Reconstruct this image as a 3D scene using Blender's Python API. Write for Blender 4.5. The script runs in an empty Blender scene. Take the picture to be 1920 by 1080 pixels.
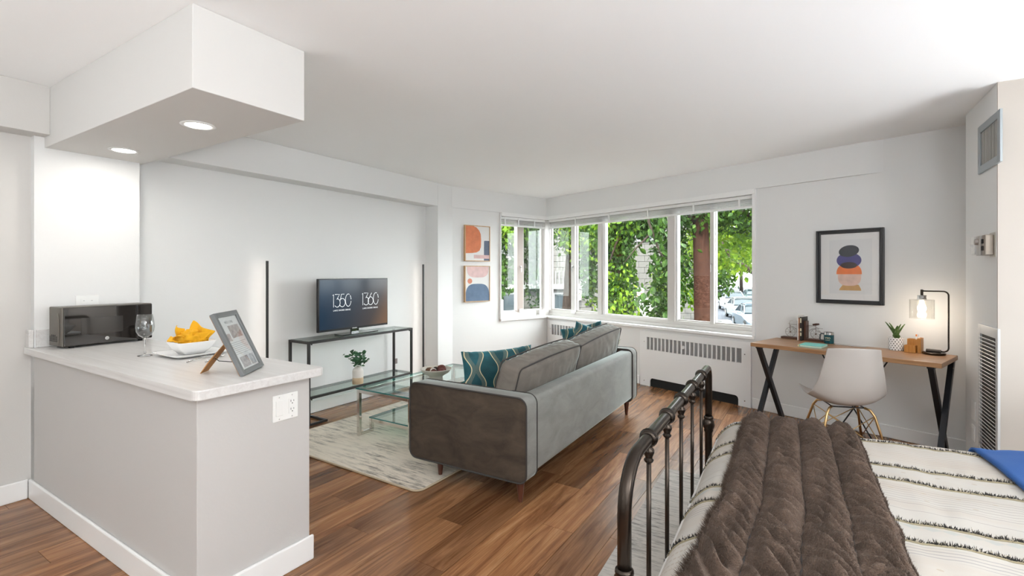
import bpy, bmesh, math, random
from mathutils import Vector, Matrix, noise
import numpy as np
R = math.radians
random.seed(7)
scn = bpy.context.scene
col = scn.collection
# ------------------------------------------------------------------ camera, light, exposure
EYE = 1.35
cam = bpy.data.objects.new('camera', bpy.data.cameras.new('camera'))
col.objects.link(cam)
cam.location = (0, 0, EYE)
cam.rotation_euler = (R(90), 0, R(31.88))
cam.data.sensor_width = 36
cam.data.lens = 905 / 1920 * 36
cam.data.shift_y = -28 / 1920
cam.data.clip_start = .05
cam.data.clip_end = 400
scn.camera = cam
scn.view_settings.view_transform = 'Standard'
scn.view_settings.look = 'None'
scn.view_settings.exposure = 0.72
scn.view_settings.gamma = 1
scn.view_settings.use_curve_mapping = False
world = bpy.data.worlds.new('world')
scn.world = world
world.use_nodes = True
bg = world.node_tree.nodes['Background']
bg.inputs[0].default_value = (.90, .96, 1, 1)
bg.inputs[1].default_value = 8.0
sun = bpy.data.objects.new('sun', bpy.data.lights.new('sun', 'SUN'))
col.objects.link(sun)
sun.data.energy = 6.0
sun.data.angle = R(1.5)
sun.data.color = (1, .95, .85)
sun.rotation_euler = (R(42), 0, R(20))
FILL = []
def lamp(name, kind, loc, energy, color=(1, 1, 1), size=.1, rot=(0, 0, 0)):
    l = bpy.data.lights.new(name, kind)
    l.energy = energy
    l.color = color
    if kind == 'AREA':
        l.shape = 'DISK'; l.size = size
    else:
        l.shadow_soft_size = size
    o = bpy.data.objects.new(name, l)
    o.location = loc
    o.rotation_euler = rot
    col.objects.link(o)
    return o
# fill lights added behind and beside the camera to brighten the room, no fixtures
lamp('added_fill_up', 'AREA', (1.3, -.9, 1.05), 96, (.94, .975, 1), .6, (R(180), 0, 0))
lamp('added_fill_up', 'AREA', (-2.5, -1.7, 1.05), 27, (.96, .98, 1), .6, (R(180), 0, 0))
lamp('added_fill_up', 'AREA', (1.95, 2.9, .5), 26, (.92, .965, 1), .8, (R(180), 0, 0))
lamp('added_fill_side', 'POINT', (2.0, .7, 1.75), 34, (.95, .98, 1), .3)
lamp('added_fill_rear', 'POINT', (-1.2, -2.2, 1.9), 10, (1, .98, .95), .3)

# ------------------------------------------------------------------ frames
AZ = R(19.6)
CW = Vector((-3.352, 6.382, 0))
WV = Vector((math.cos(AZ), -math.sin(AZ), 0))
NV = Vector((math.sin(AZ), math.cos(AZ), 0))
def wp(s, d, z=0):
    p = CW + WV * s + NV * d
    return Vector((p.x, p.y, z))
FW = Vector((-math.sin(R(31.88)), math.cos(R(31.88)), 0))
RT = Vector((math.cos(R(31.88)), math.sin(R(31.88)), 0))
def st(x, d, z=0):                # street frame: x to the right, d away from the building
    p = RT * x + FW * d
    return Vector((p.x, p.y, z))
# ------------------------------------------------------------------ materials
MATS = {}
def nt(name):
    m = bpy.data.materials.new(name)
    m.use_nodes = True
    t = m.node_tree
    return m, t, t.nodes['Principled BSDF']
def mat(name, c, rough=.5, metal=0, spec=.5, bump=0, bscale=200, var=0, vscale=8, sheen=0, trans=0, ior=1.45, emit=None, es=1, coat=0, stretch=(1, 1, 1)):
    if name in MATS: return MATS[name]
    m, t, b = nt(name)
    b.inputs['Base Color'].default_value = (*c, 1)
    b.inputs['Roughness'].default_value = rough
    b.inputs['Metallic'].default_value = metal
    b.inputs['Specular IOR Level'].default_value = spec
    b.inputs['IOR'].default_value = ior
    if sheen:
        b.inputs['Sheen Weight'].default_value = sheen
        b.inputs['Sheen Roughness'].default_value = .4
        b.inputs['Sheen Tint'].default_value = (*[min(1, x * 1.5 + .25) for x in c], 1)
    if coat: b.inputs['Coat Weight'].default_value = coat
    if trans: b.inputs['Transmission Weight'].default_value = trans
    if emit:
        b.inputs['Emission Color'].default_value = (*emit, 1)
        b.inputs['Emission Strength'].default_value = es
    if bump or var:
        tc = t.nodes.new('ShaderNodeTexCoord')
        mp = t.nodes.new('ShaderNodeMapping'); mp.inputs['Scale'].default_value = stretch
        t.links.new(tc.outputs['Object'], mp.inputs[0])
    if bump:
        n = t.nodes.new('ShaderNodeTexNoise'); n.inputs['Scale'].default_value = bscale; n.inputs['Detail'].default_value = 4
        t.links.new(mp.outputs[0], n.inputs['Vector'])
        bp = t.nodes.new('ShaderNodeBump'); bp.inputs['Strength'].default_value = bump; bp.inputs['Distance'].default_value = .01
        t.links.new(n.outputs[0], bp.inputs['Height'])
        t.links.new(bp.outputs[0], b.inputs['Normal'])
    if var:
        n = t.nodes.new('ShaderNodeTexNoise'); n.inputs['Scale'].default_value = vscale; n.inputs['Detail'].default_value = 5
        t.links.new(mp.outputs[0], n.inputs['Vector'])
        rp = t.nodes.new('ShaderNodeValToRGB')
        rp.color_ramp.elements[0].position = .3; rp.color_ramp.elements[1].position = .7
        rp.color_ramp.elements[0].color = (*[max(0, x * (1 - var)) for x in c], 1)
        rp.color_ramp.elements[1].color = (*[min(1, x * (1 + var)) for x in c], 1)
        t.links.new(n.outputs[0], rp.inputs[0])
        t.links.new(rp.outputs[0], b.inputs['Base Color'])
    MATS[name] = m
    return m
class NT:                                   # small node helper
    def __init__(s, m): s.t = m.node_tree; s.n = s.t.nodes; s.l = s.t.links
    def new(s, ty, **k):
        x = s.n.new(ty)
        for a, v in k.items(): setattr(x, a, v)
        return x
    def m(s, op, a, b=0, c=0):
        x = s.n.new('ShaderNodeMath'); x.operation = op
        for i, v in enumerate((a, b, c)):
            if isinstance(v, (int, float)): x.inputs[i].default_value = v
            else: s.l.new(v, x.inputs[i])
        return x.outputs[0]
    def mix(s, f, a, b, mode='MIX'):
        x = s.n.new('ShaderNodeMix'); x.data_type = 'RGBA'; x.blend_type = mode
        for i, v in ((0, f), (6, a), (7, b)):
            if isinstance(v, (int, float)): x.inputs[i].default_value = v
            elif isinstance(v, tuple): x.inputs[i].default_value = (*v, 1)
            else: s.l.new(v, x.inputs[i])
        return x.outputs[2]
    def obj(s, scale=(1, 1, 1), rot=(0, 0, 0)):
        tc = s.n.new('ShaderNodeTexCoord'); mp = s.n.new('ShaderNodeMapping')
        mp.inputs['Scale'].default_value = scale; mp.inputs['Rotation'].default_value = rot
        s.l.new(tc.outputs['Object'], mp.inputs[0]); return mp.outputs[0]
    def noise(s, v, sc, det=4, rough=.5, dist=0):
        x = s.n.new('ShaderNodeTexNoise'); x.inputs['Scale'].default_value = sc; x.inputs['Detail'].default_value = det
        x.inputs['Roughness'].default_value = rough; x.inputs['Distortion'].default_value = dist
        s.l.new(v, x.inputs['Vector']); return x.outputs[0]
    def ramp(s, f, stops):
        x = s.n.new('ShaderNodeValToRGB')
        e = x.color_ramp.elements
        while len(e) < len(stops): e.new(.5)
        for i, (p, c) in enumerate(stops): e[i].position = p; e[i].color = (*c, 1)
        s.l.new(f, x.inputs[0]); return x.outputs[0]
    def xyz(s, v):
        x = s.n.new('ShaderNodeSeparateXYZ'); s.l.new(v, x.inputs[0]); return x.outputs
    def bump(s, h, st_, d, b):
        x = s.n.new('ShaderNodeBump'); x.inputs['Strength'].default_value = st_; x.inputs['Distance'].default_value = d
        s.l.new(h, x.inputs['Height']); s.l.new(x.outputs[0], b.inputs['Normal'])

M_wall = mat('wall_paint', (.785, .785, .775), .75, bump=.04, bscale=120)
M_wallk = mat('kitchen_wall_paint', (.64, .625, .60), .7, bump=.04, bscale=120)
M_ceil = mat('ceiling_paint', (.95, .95, .945), .85)
M_trim = mat('trim_gloss', (.86, .86, .85), .35, bump=.01, bscale=60)
M_frame = mat('window_frame_paint', (.62, .59, .56), .4)
M_frame2 = mat('window_frame_brown', (.40, .33, .29), .4)
M_chrome = mat('chrome', (.75, .72, .68), .12, 1)
M_steel = mat('steel', (.62, .62, .62), .25, 1)
M_black = mat('black_metal', (.035, .033, .032), .4, .3)
M_bronze = mat('dark_bronze', (.045, .035, .028), .25, .85)
M_gold = mat('gold_metal', (.62, .42, .20), .28, 1)
M_white = mat('white_plastic', (.85, .85, .83), .35)
M_ceram = mat('white_ceramic', (.88, .88, .87), .15, coat=.4)
M_radi = mat('radiator_paint', (.84, .84, .835), .45)
M_dark = mat('dark_gap', (.012, .012, .012), .8)

def glass_thin(name, tint=(1, 1, 1), refl=1.0, ior=1.45):
    m = bpy.data.materials.new(name); m.use_nodes = True
    t = m.node_tree; t.nodes.clear(); k = NT(m)
    o = t.nodes.new('ShaderNodeOutputMaterial'); mx = t.nodes.new('ShaderNodeMixShader')
    tr = t.nodes.new('ShaderNodeBsdfTransparent'); gl = t.nodes.new('ShaderNodeBsdfGlossy')
    tr.inputs[0].default_value = (*tint, 1); gl.inputs['Roughness'].default_value = .02
    ge = t.nodes.new('ShaderNodeNewGeometry'); dt = t.nodes.new('ShaderNodeVectorMath'); dt.operation = 'DOT_PRODUCT'
    t.links.new(ge.outputs['Normal'], dt.inputs[0]); t.links.new(ge.outputs['Incoming'], dt.inputs[1])
    f0 = ((ior - 1) / (ior + 1)) ** 2
    q = k.m('POWER', k.m('SUBTRACT', 1.0, k.m('ABSOLUTE', dt.outputs['Value'])), 5.0)
    f = k.m('MULTIPLY', k.m('MULTIPLY_ADD', q, (1 - f0) * .7, f0), refl)
    t.links.new(f, mx.inputs[0])
    t.links.new(tr.outputs[0], mx.inputs[1]); t.links.new(gl.outputs[0], mx.inputs[2]); t.links.new(mx.outputs[0], o.inputs[0])
    return m
G_win = glass_thin('window_glass', (.97, .98, .97), .8)
G_hazy = glass_thin('dusty_window_glass', (.72, .74, .72), 1.3, 1.5)
G_table = glass_thin('table_glass', (.86, .95, .92), 1.3, 1.5)
G_edge = mat('glass_edge', (.02, .16, .14), .1, coat=.5)
G_clear = glass_thin('clear_glass', (.96, .97, .97), 1.2, 1.5)

# wood plank floor: every plank an object, tone from the object's own random number
M_plank, t_, b_ = nt('plank_wood')
k = NT(M_plank)
oi = k.new('ShaderNodeObjectInfo')
tc = k.new('ShaderNodeTexCoord'); ad = k.new('ShaderNodeVectorMath', operation='ADD')
cb = k.new('ShaderNodeCombineXYZ')
k.l.new(k.m('MULTIPLY', oi.outputs['Random'], 37.0), cb.inputs[0]); k.l.new(k.m('MULTIPLY', oi.outputs['Random'], 91.0), cb.inputs[1])
k.l.new(tc.outputs['Object'], ad.inputs[0]); k.l.new(cb.outputs[0], ad.inputs[1])
mp = k.new('ShaderNodeMapping'); mp.inputs['Scale'].default_value = (11, .9, 1); k.l.new(ad.outputs[0], mp.inputs[0])
g1 = k.noise(mp.outputs[0], 1.3, 6, .6, 1.2)
mp2 = k.new('ShaderNodeMapping'); mp2.inputs['Scale'].default_value = (70, 2.2, 1); k.l.new(ad.outputs[0], mp2.inputs[0])
g2 = k.noise(mp2.outputs[0], 2.0, 5, .65)
base = k.ramp(g1, [(.25, (.11, .042, .016)), (.42, (.235, .102, .042)), (.58, (.37, .180, .080)), (.78, (.50, .275, .14))])
tone = k.ramp(oi.outputs['Random'], [(0, (.55, .52, .51)), (.3, (.82, .82, .83)), (.6, (1.0, 1.0, 1.0)), (1, (1.3, 1.26, 1.2))])
fine = k.ramp(g2, [(.3, (.72, .70, .68)), (.6, (1.06, 1.06, 1.06))])
c1 = k.mix(1.0, base, tone, 'MULTIPLY'); c1 = k.mix(1.0, c1, fine, 'MULTIPLY')
k.l.new(c1, b_.inputs['Base Color'])
b_.inputs['Roughness'].default_value = .27
b_.inputs['Specular IOR Level'].default_value = .5
k.bump(g2, .12, .003, b_)

def wood(name, dark, mid, light, scale=(2, 30, 30), rough=.4, spec=.5):
    m, t, b = nt(name); k = NT(m)
    v = k.obj(scale); n = k.noise(v, 1.5, 6, .6, .6)
    k.l.new(k.ramp(n, [(.28, dark), (.5, mid), (.72, light)]), b.inputs['Base Color'])
    b.inputs['Roughness'].default_value = rough
    b.inputs['Specular IOR Level'].default_value = spec
    return m
M_desk = wood('desk_top_wood', (.25, .125, .055), (.37, .195, .090), (.46, .265, .135), (1.6, 38, 38), .35)
M_walnut = wood('dark_walnut', (.055, .022, .014), (.085, .035, .022), (.12, .055, .035), (30, 30, 3), .4)
M_bamboo = wood('amber_wood', (.42, .17, .03), (.52, .23, .05), (.60, .30, .08), (30, 30, 4), .4)
M_oakf = wood('oak_frame', (.45, .27, .12), (.55, .34, .17), (.62, .42, .24), (20, 20, 3), .5)
M_legw = wood('sofa_leg_wood', (.06, .018, .010), (.10, .032, .018), (.13, .045, .025), (30, 30, 3), .3)
M_count = wood('counter_laminate', (.63, .61, .59), (.70, .685, .67), (.75, .74, .725), (1.2, 40, 40), .28)
M_bark = wood('bark', (.016, .0065, .0045), (.034, .0150, .0098), (.058, .027, .018), (14, 14, 22), .9, .05)
M_bark2 = wood('dark_bark', (.016, .012, .009), (.030, .022, .018), (.05, .038, .03), (10, 10, 2), .9, .05)

def velvet(name, c, amt=.22):
    m, t, b = nt(name); k = NT(m)
    n = k.noise(k.obj((1, 1, 2.2)), 4.5, 6, .65, .6)
    k.l.new(k.ramp(n, [(.3, tuple(x * (1 - amt) for x in c)), (.7, tuple(min(1, x * (1 + amt)) for x in c))]), b.inputs['Base Color'])
    b.inputs['Roughness'].default_value = .85
    b.inputs['Sheen Weight'].default_value = 1.0
    b.inputs['Sheen Roughness'].default_value = .22
    b.inputs['Sheen Tint'].default_value = (.72, .82, .80, 1)
    k.bump(k.noise(k.obj(), 260, 3), .15, .002, b)
    return m
M_velvet = velvet('grey_velvet', (.25, .25, .235), .16)
M_velvetd = velvet('shaded_end_velvet', (.060, .043, .030), .45)  # dark copy of the sofa velvet, painted shade for the armrest ends
M_pipe = mat('dark_piping', (.05, .045, .042), .8)

def rugmat(name, base, dk, sc=(3, 22, 1), amt=.45):
    m, t, b = nt(name); k = NT(m)
    v = k.obj(sc); n1 = k.noise(v, 2.2, 8, .75); n2 = k.noise(k.obj((1, 1, 1)), 2.2, 3, .5)
    f = k.m('MULTIPLY', k.ramp(n1, [(.47, (0, 0, 0)), (.68, (1, 1, 1))]), k.ramp(n2, [(.35, (.15, .15, .15)), (.62, (1, 1, 1))]))
    f = k.m('MULTIPLY', f, amt * 2)
    k.l.new(k.mix(f, base, dk), b.inputs['Base Color'])
    b.inputs['Roughness'].default_value = .95
    k.bump(k.noise(k.obj(), 160, 4), .5, .004, b)
    return m
M_rug = rugmat('cream_rug', (.76, .69, .59), (.20, .18, .155), (1.6, 13, 1), .80)
M_rug2 = rugmat('grey_rug', (.55, .52, .48), (.15, .14, .13), (3, 20, 1), .8)

# ------------------------------------------------------------------ mesh helpers
class MB:
    def __init__(s): s.b = bmesh.new()
    def box(s, c, d, rot=None, taper=None):
        r = bmesh.ops.create_cube(s.b, size=1)['verts']
        for v in r:
            v.co = Vector((v.co.x * d[0], v.co.y * d[1], v.co.z * d[2]))
            if rot: v.co = rot @ v.co
            v.co += Vector(c)
        return s
    def b2(s, a, b):                                      # box from two corners
        return s.box([(a[i] + b[i]) / 2 for i in range(3)], [abs(b[i] - a[i]) for i in range(3)])
    def tube(s, pts, r, n=10, close=False, caps=True):
        pts = [Vector(p) for p in pts]; N = len(pts)
        rs = r if isinstance(r, (list, tuple)) else [r] * N
        rings = []; up = None
        for i, p in enumerate(pts):
            if close: d = pts[(i + 1) % N] - pts[i - 1]
            else: d = pts[min(i + 1, N - 1)] - pts[max(i - 1, 0)]
            if d.length < 1e-9: d = Vector((0, 0, 1))
            d.normalize()
            if up is None:
                up = Vector((0, 0, 1)) if abs(d.z) < .9 else Vector((1, 0, 0))
            u = (up - d * up.dot(d))
            if u.length < 1e-6: u = Vector((0, 1, 0)).cross(d)
            u.normalize(); w = d.cross(u); up = u
            rings.append([s.b.verts.new(p + (u * math.cos(a) + w * math.sin(a)) * rs[i]) for a in [2 * math.pi * j / n for j in range(n)]])
        for i in range(N if close else N - 1):
            A, B = rings[i], rings[(i + 1) % N]
            for j in range(n): s.b.faces.new((A[j], A[(j + 1) % n], B[(j + 1) % n], B[j]))
        if caps and not close:
            s.b.faces.new(rings[0][::-1]); s.b.faces.new(rings[-1])
        return s
    def lathe(s, prof, c=(0, 0, 0), n=24, sx=1, sy=1, rot=None):
        c = Vector(c); rings = []
        for r, z in prof:
            if r < 1e-5:
                p = Vector((0, 0, z)); p = rot @ p if rot else p
                rings.append([s.b.verts.new(c + p)])
            else:
                ring = []
                for j in range(n):
                    a = 2 * math.pi * j / n
                    p = Vector((r * sx * math.cos(a), r * sy * math.sin(a), z)); p = rot @ p if rot else p
                    ring.append(s.b.verts.new(c + p))
                rings.append(ring)
        for A, B in zip(rings, rings[1:]):
            for j in range(n):
                a = (A[j % len(A)], A[(j + 1) % len(A)], B[(j + 1) % len(B)], B[j % len(B)])
                q = []
                for v in a:
                    if v not in q: q.append(v)
                if len(q) > 2:
                    try: s.b.faces.new(q)
                    except ValueError: pass
        return s
    def prism(s, poly, z0, z1, axis='z', f=None):         # poly 2D list extruded
        def P(x, y, z):
            if f: return Vector(f(x, y, z))
            return Vector({'z': (x, y, z), 'y': (x, z, y), 'x': (z, x, y)}[axis])
        A = [s.b.verts.new(P(x, y, z0)) for x, y in poly]; B = [s.b.verts.new(P(x, y, z1)) for x, y in poly]
        n = len(poly)
        s.b.faces.new(A[::-1]); s.b.faces.new(B)
        for i in range(n): s.b.faces.new((A[i], A[(i + 1) % n], B[(i + 1) % n], B[i]))
        return s
    def grid(s, fn, nu, nv, wrapu=False):
        V = [[s.b.verts.new(fn(i / nu, j / nv)) for j in range(nv + 1)] for i in range(nu if wrapu else nu + 1)]
        for i in range(nu):
            for j in range(nv):
                a = V[i]; c = V[(i + 1) % len(V)]
                s.b.faces.new((a[j], c[j], c[j + 1], a[j + 1]))
        return V
    def mesh(s, name, smooth=False):
        bmesh.ops.recalc_face_normals(s.b, faces=s.b.faces)
        me = bpy.data.meshes.new(name); s.b.to_mesh(me); s.b.free()
        if smooth:
            for p in me.polygons: p.use_smooth = True
        return me
    def build(s, name, m, parent=None, smooth=False, bevel=0, loc=None, rot=None, seg=2, solid=0, sub=0, keepn=False, auto=False):
        me = s.mesh(name, smooth)
        me.materials.append(m)
        o = bpy.data.objects.new(name, me); col.objects.link(o)
        if parent: o.parent = parent
        if loc is not None: o.location = loc
        if rot is not None: o.rotation_euler = rot
        if solid:
            x = o.modifiers.new('solid', 'SOLIDIFY'); x.thickness = solid; x.offset = 0
        if bevel:
            x = o.modifiers.new('bevel', 'BEVEL'); x.width = bevel; x.segments = seg; x.limit_method = 'ANGLE'; x.angle_limit = R(40)
        if sub:
            x = o.modifiers.new('sub', 'SUBSURF'); x.levels = sub; x.render_levels = sub
        if auto:
            try: me.set_sharp_from_angle(angle=R(40))
            except Exception: pass
        return o
def tag(o, label=None, cat=None, group=None, kind=None):
    if label: o['label'] = label
    if cat: o['category'] = cat
    if group: o['group'] = group
    if kind: o['kind'] = kind
    return o
def thing(name, label, cat, loc=(0, 0, 0), rz=0, group=None, rot=None):
    o = bpy.data.objects.new(name, None); col.objects.link(o)
    o.location = loc; o.rotation_euler = rot if rot else (0, 0, rz); o.empty_display_size = .1
    return tag(o, label, cat, group)
def struct(o): o['kind'] = 'structure'; return o
def sroot(name, loc=(0, 0, 0), rz=0):
    o = bpy.data.objects.new(name, None); col.objects.link(o)
    o.location = loc; o.rotation_euler = (0, 0, rz); o['kind'] = 'structure'; return o
def arc(cx, cy, r, a0, a1, n=8):
    return [(cx + r * math.cos(R(a0 + (a1 - a0) * i / n)), cy + r * math.sin(R(a0 + (a1 - a0) * i / n))) for i in range(n + 1)]
def rrect(x0, y0, x1, y1, r, n=5):
    return arc(x1 - r, y1 - r, r, 0, 90, n) + arc(x0 + r, y1 - r, r, 90, 180, n) + arc(x0 + r, y0 + r, r, 180, 270, n) + arc(x1 - r, y0 + r, r, 270, 360, n)
def frameboxes(mb, x0, z0, x1, z1, w, y0, y1):
    mb.b2((x0, y0, z0), (x0 + w, y1, z1)); mb.b2((x1 - w, y0, z0), (x1, y1, z1))
    mb.b2((x0 + w, y0, z0), (x1 - w, y1, z0 + w)); mb.b2((x0 + w, y0, z1 - w), (x1 - w, y1, z1))
    return mb
DG = None
def text(body, size, m, parent, loc, rot, name='lettering', ext=.0006, align='CENTER', space=1.0):
    cu = bpy.data.curves.new(name, 'FONT'); cu.body = body; cu.size = size; cu.extrude = ext; cu.align_x = align; cu.space_character = space
    o = bpy.data.objects.new(name, cu); col.objects.link(o)
    dg = bpy.context.evaluated_depsgraph_get()
    me = bpy.data.meshes.new_from_object(o.evaluated_get(dg))
    bpy.data.objects.remove(o)
    me.materials.clear(); me.materials.append(m)
    q = bpy.data.objects.new(name, me); col.objects.link(q); q.parent = parent; q.location = loc; q.rotation_euler = rot
    return q
def sstep(a, b, x):
    t = min(1, max(0, (x - a) / (b - a))); return t * t * (3 - 2 * t)
def nz(x, y, z=0): return noise.noise(Vector((x, y, z)))
# ------------------------------------------------------------------ the setting
HC = 2.455
LW = math.tan(AZ)
def ywall(x): return CW.y - (x - CW.x) * LW          # window wall inner line
w5 = wp(5.6, 0)
w5o = wp(5.6, .2); cor = wp(-.2, .2); lo = wp(-.2, -1.75)
outline = [(-4.3, -3.5), (2.4, -3.5), (2.4, ywall(2.4) + .2), (cor.x, cor.y), (lo.x, lo.y), (-4.3, lo.y)]
outline = [(-4.3, -3.5), (2.2, -3.5), (2.2, ywall(2.2) + .2), (cor.x, cor.y), (lo.x, lo.y), (-4.3, 4.75)]
struct(MB().prism(outline, -.2, -.012).build('floor', mat('subfloor', (.05, .035, .025), .8)))
floor_o = bpy.data.objects['floor']
struct(MB().prism(outline, HC, HC + .2).build('ceiling', M_ceil))
# planks
def yfar(x):
    if x < -3.9: return 4.6
    if x < -3.352: return 6.382 - (-3.352 - x) / math.tan(AZ) * 1.0 if x > -3.9 else 4.6
    return ywall(x)
def rect_clip(x0, x1, y0, y1):
    def top(x): return min(y1, max(yfar(x), y0))
    return top(x0), top(x1)
PW = .178; PL = 1.22
plank_cache = {}
npl = 0
x = -4.08
row = 0
while x < 2.1:
    x1 = min(x + PW, 2.15)
    y = -.6 - random.random() * PL if x > -2.2 else .0 - random.random() * PL
    while y < 6.6:
        ya = max(y, -1.0); yb = y + PL
        if yb > ya + .02:
            t0, t1 = rect_clip(x, x1, ya, yb)
            hid = (x > .9 and ya > 3.6)
            if max(t0, t1) - ya > .05 and not hid:
                g = .0011
                if abs(t0 - yb) < 1e-6 and abs(t1 - yb) < 1e-6 and abs(ya - y) < 1e-6 and abs(x1 - x - PW) < 1e-6:
                    me = plank_cache.get('f')
                    if not me:
                        mb = MB(); mb.b2((g, g, -.014), (PW - g, PL - g, 0)); me = mb.mesh('plank'); me.materials.append(M_plank); plank_cache['f'] = me
                else:
                    mb = MB(); mb.prism([(g, ya - y + g), (x1 - x - g, ya - y + g), (x1 - x - g, t1 - y - g), (g, t0 - y - g)], -.014, 0)
                    me = mb.mesh('plank'); me.materials.append(M_plank)
                o = bpy.data.objects.new('plank', me); col.objects.link(o); o.location = (x, y, 0); o.parent = floor_o; npl += 1
        y += PL
    x += PW; row += 1
print('PLANKS', npl)

# walls (kitchen frame)
def wallbox(name, a, b, m=M_wall, bevel=0): return struct(MB().b2(a, b).build(name, m, bevel=bevel))
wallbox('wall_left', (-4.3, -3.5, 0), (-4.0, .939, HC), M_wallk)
wallbox('wall_kitchen', (-4.3, .939, 0), (-3.94, 1.47, HC))
wallbox('wall_tv', (-4.3, 1.47, 0), (-4.10, 4.55, HC))
lj = wp(0, -1.645)
struct(MB().prism([(-4.3, 4.55), (-3.90, 4.55), (-3.90, lj.y), (lo.x - .05, lj.y + .02), (-4.3, lj.y)], 0, HC).build('wall_niche', M_wall))
struct(MB().b2((-4.10, 1.5, 2.175), (-3.90, 4.55, HC)).build('beam_left', M_wall, bevel=.004))
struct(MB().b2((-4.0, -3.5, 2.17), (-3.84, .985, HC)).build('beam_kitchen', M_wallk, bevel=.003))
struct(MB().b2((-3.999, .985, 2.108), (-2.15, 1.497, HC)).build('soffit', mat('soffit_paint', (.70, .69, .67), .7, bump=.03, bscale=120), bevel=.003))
# half wall of the kitchen counter
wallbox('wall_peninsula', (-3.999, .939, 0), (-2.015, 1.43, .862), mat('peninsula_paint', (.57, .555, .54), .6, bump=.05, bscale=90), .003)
# right-hand projecting wall
struct(MB().b2((.912, 3.87, 0), (2.2, 4.545, HC)).build('wall_right', M_wall, bevel=.003))
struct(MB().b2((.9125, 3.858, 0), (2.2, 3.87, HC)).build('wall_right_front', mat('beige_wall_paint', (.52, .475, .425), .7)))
wallbox('wall_back', (-4.3, -3.7, 0), (2.4, -3.5, HC))
wallbox('wall_bedside', (2.2, -3.5, 0), (2.4, 5.2, HC))
# window walls in the window frame
def wbox(mb, s0, s1, d0, d1, z0, z1):
    mb.b2((s0, d0, z0), (s1, d1, z1)); return mb
wr = sroot('wall_window', wp(0, 0), -AZ)
mb = MB(); wbox(mb, -.2, 3.045, 0, .2, 0, .69); wbox(mb, -.2, 3.045, 0, .2, 2.18, HC); wbox(mb, 3.045, 5.75, 0, .2, 0, HC)
mb.build('wall_surface', M_wall, wr)
mb = MB()                                            # bulkhead over the window, tapering out on the right
mb.prism([(0, -.03), (3.93, -.03), (4.09, -.001), (0, -.001)], 2.185, HC); mb.build('bulkhead', M_wall, wr)
wl_ = sroot('wall_art', wp(0, 0), -AZ)
mb = MB(); mb.b2((-.2, -.886, 0), (0, 0, .69)); mb.b2((-.2, -.886, 2.18), (0, 0, HC)); mb.b2((-.2, -1.66, 0), (0, -.886, HC))
mb.build('wall_surface', M_wall, wl_)
MB().b2((0, -1.66, 2.185), (.012, -.03, HC)).build('bulkhead', M_wall, wl_)
# baseboards
def base(name, a, b): return struct(MB().b2(a, b).build(name, M_trim, bevel=.006))
base('baseboard_left', (-4.0, -3.5, 0), (-3.985, .924, .115))
base('baseboard_peninsula', (-3.985, .924, 0), (-2.0, .939, .115))
base('baseboard_peninsula_end', (-2.015, .924, 0), (-2.0, 1.445, .115))
base('baseboard_tv', (-4.10, 1.475, 0), (-4.086, 4.53, .115))
base('baseboard_niche', (-3.90, 4.55, 0), (-3.887, 4.82, .115))
base('baseboard_right', (.898, 3.86, 0), (.912, 4.545, .1))
o = struct(MB().b2((3.02, -.014, 0), (4.62, 0, .105)).build('baseboard_window', M_trim, bevel=.006)); o.location = wp(0, 0); o.rotation_euler = (0, 0, -AZ)
o = struct(MB().b2((1.06, -.014, 0), (1.66, 0, .105)).build('baseboard_window_middle', M_trim, bevel=.006)); o.location = wp(0, 0); o.rotation_euler = (0, 0, -AZ)
o = struct(MB().b2((0, -1.6, 0), (.014, -.02, .105)).build('baseboard_art', M_trim, bevel=.006)); o.location = wp(0, 0); o.rotation_euler = (0, 0, -AZ)

# ------------------------------------------------------------------ windows
ZS0, ZG0, ZG1 = .72, .84, 2.10
w1 = sroot('window_1', wp(0, 0), -AZ)
w2 = sroot('window_2', wp(0, 0), -AZ)
M_sill = mat('sill_marble', (.88, .88, .87), .2, var=.05, vscale=4, coat=.3)
MB().b2((-.10, -.035, .688), (3.05, .13, ZS0)).build('window_sill', M_sill, w1, bevel=.006)
MB().b2((-.13, -.886, .688), (.035, -.036, ZS0)).build('window_sill', M_sill, w2, bevel=.006)
# casing
mb = MB(); mb.b2((3.027, -.03, ZS0), (3.057, .16, 2.18)); mb.b2((0, -.035, 2.135), (3.057, .16, 2.185)); mb.build('casing', M_trim, w1, bevel=.003)
mb = MB(); mb.b2((-.16, -.893, ZS0), (.03, -.878, 2.18)); mb.b2((-.16, -.878, 2.135), (.035, -.036, 2.185)); mb.build('casing', M_trim, w2, bevel=.003)
# bottom and top rails of the frames
D0, D1 = .075, .15
mb = MB(); mb.b2((-.1, D0, ZS0), (3.027, D1, .80)); mb.b2((-.1, D0, 2.09), (3.027, D1, 2.135)); mb.b2((-.1, D0 - .012, ZS0), (3.027, D0, .755)); mb.build('window_rail', M_frame, w1, bevel=.003)
mb = MB(); mb.b2((-D1, -.878, ZS0), (-D0, -D1 - .0, .80)); mb.b2((-D1, -.878, 2.09), (-D0, 0, 2.135)); mb.build('window_rail', M_frame, w2, bevel=.003)
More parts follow.
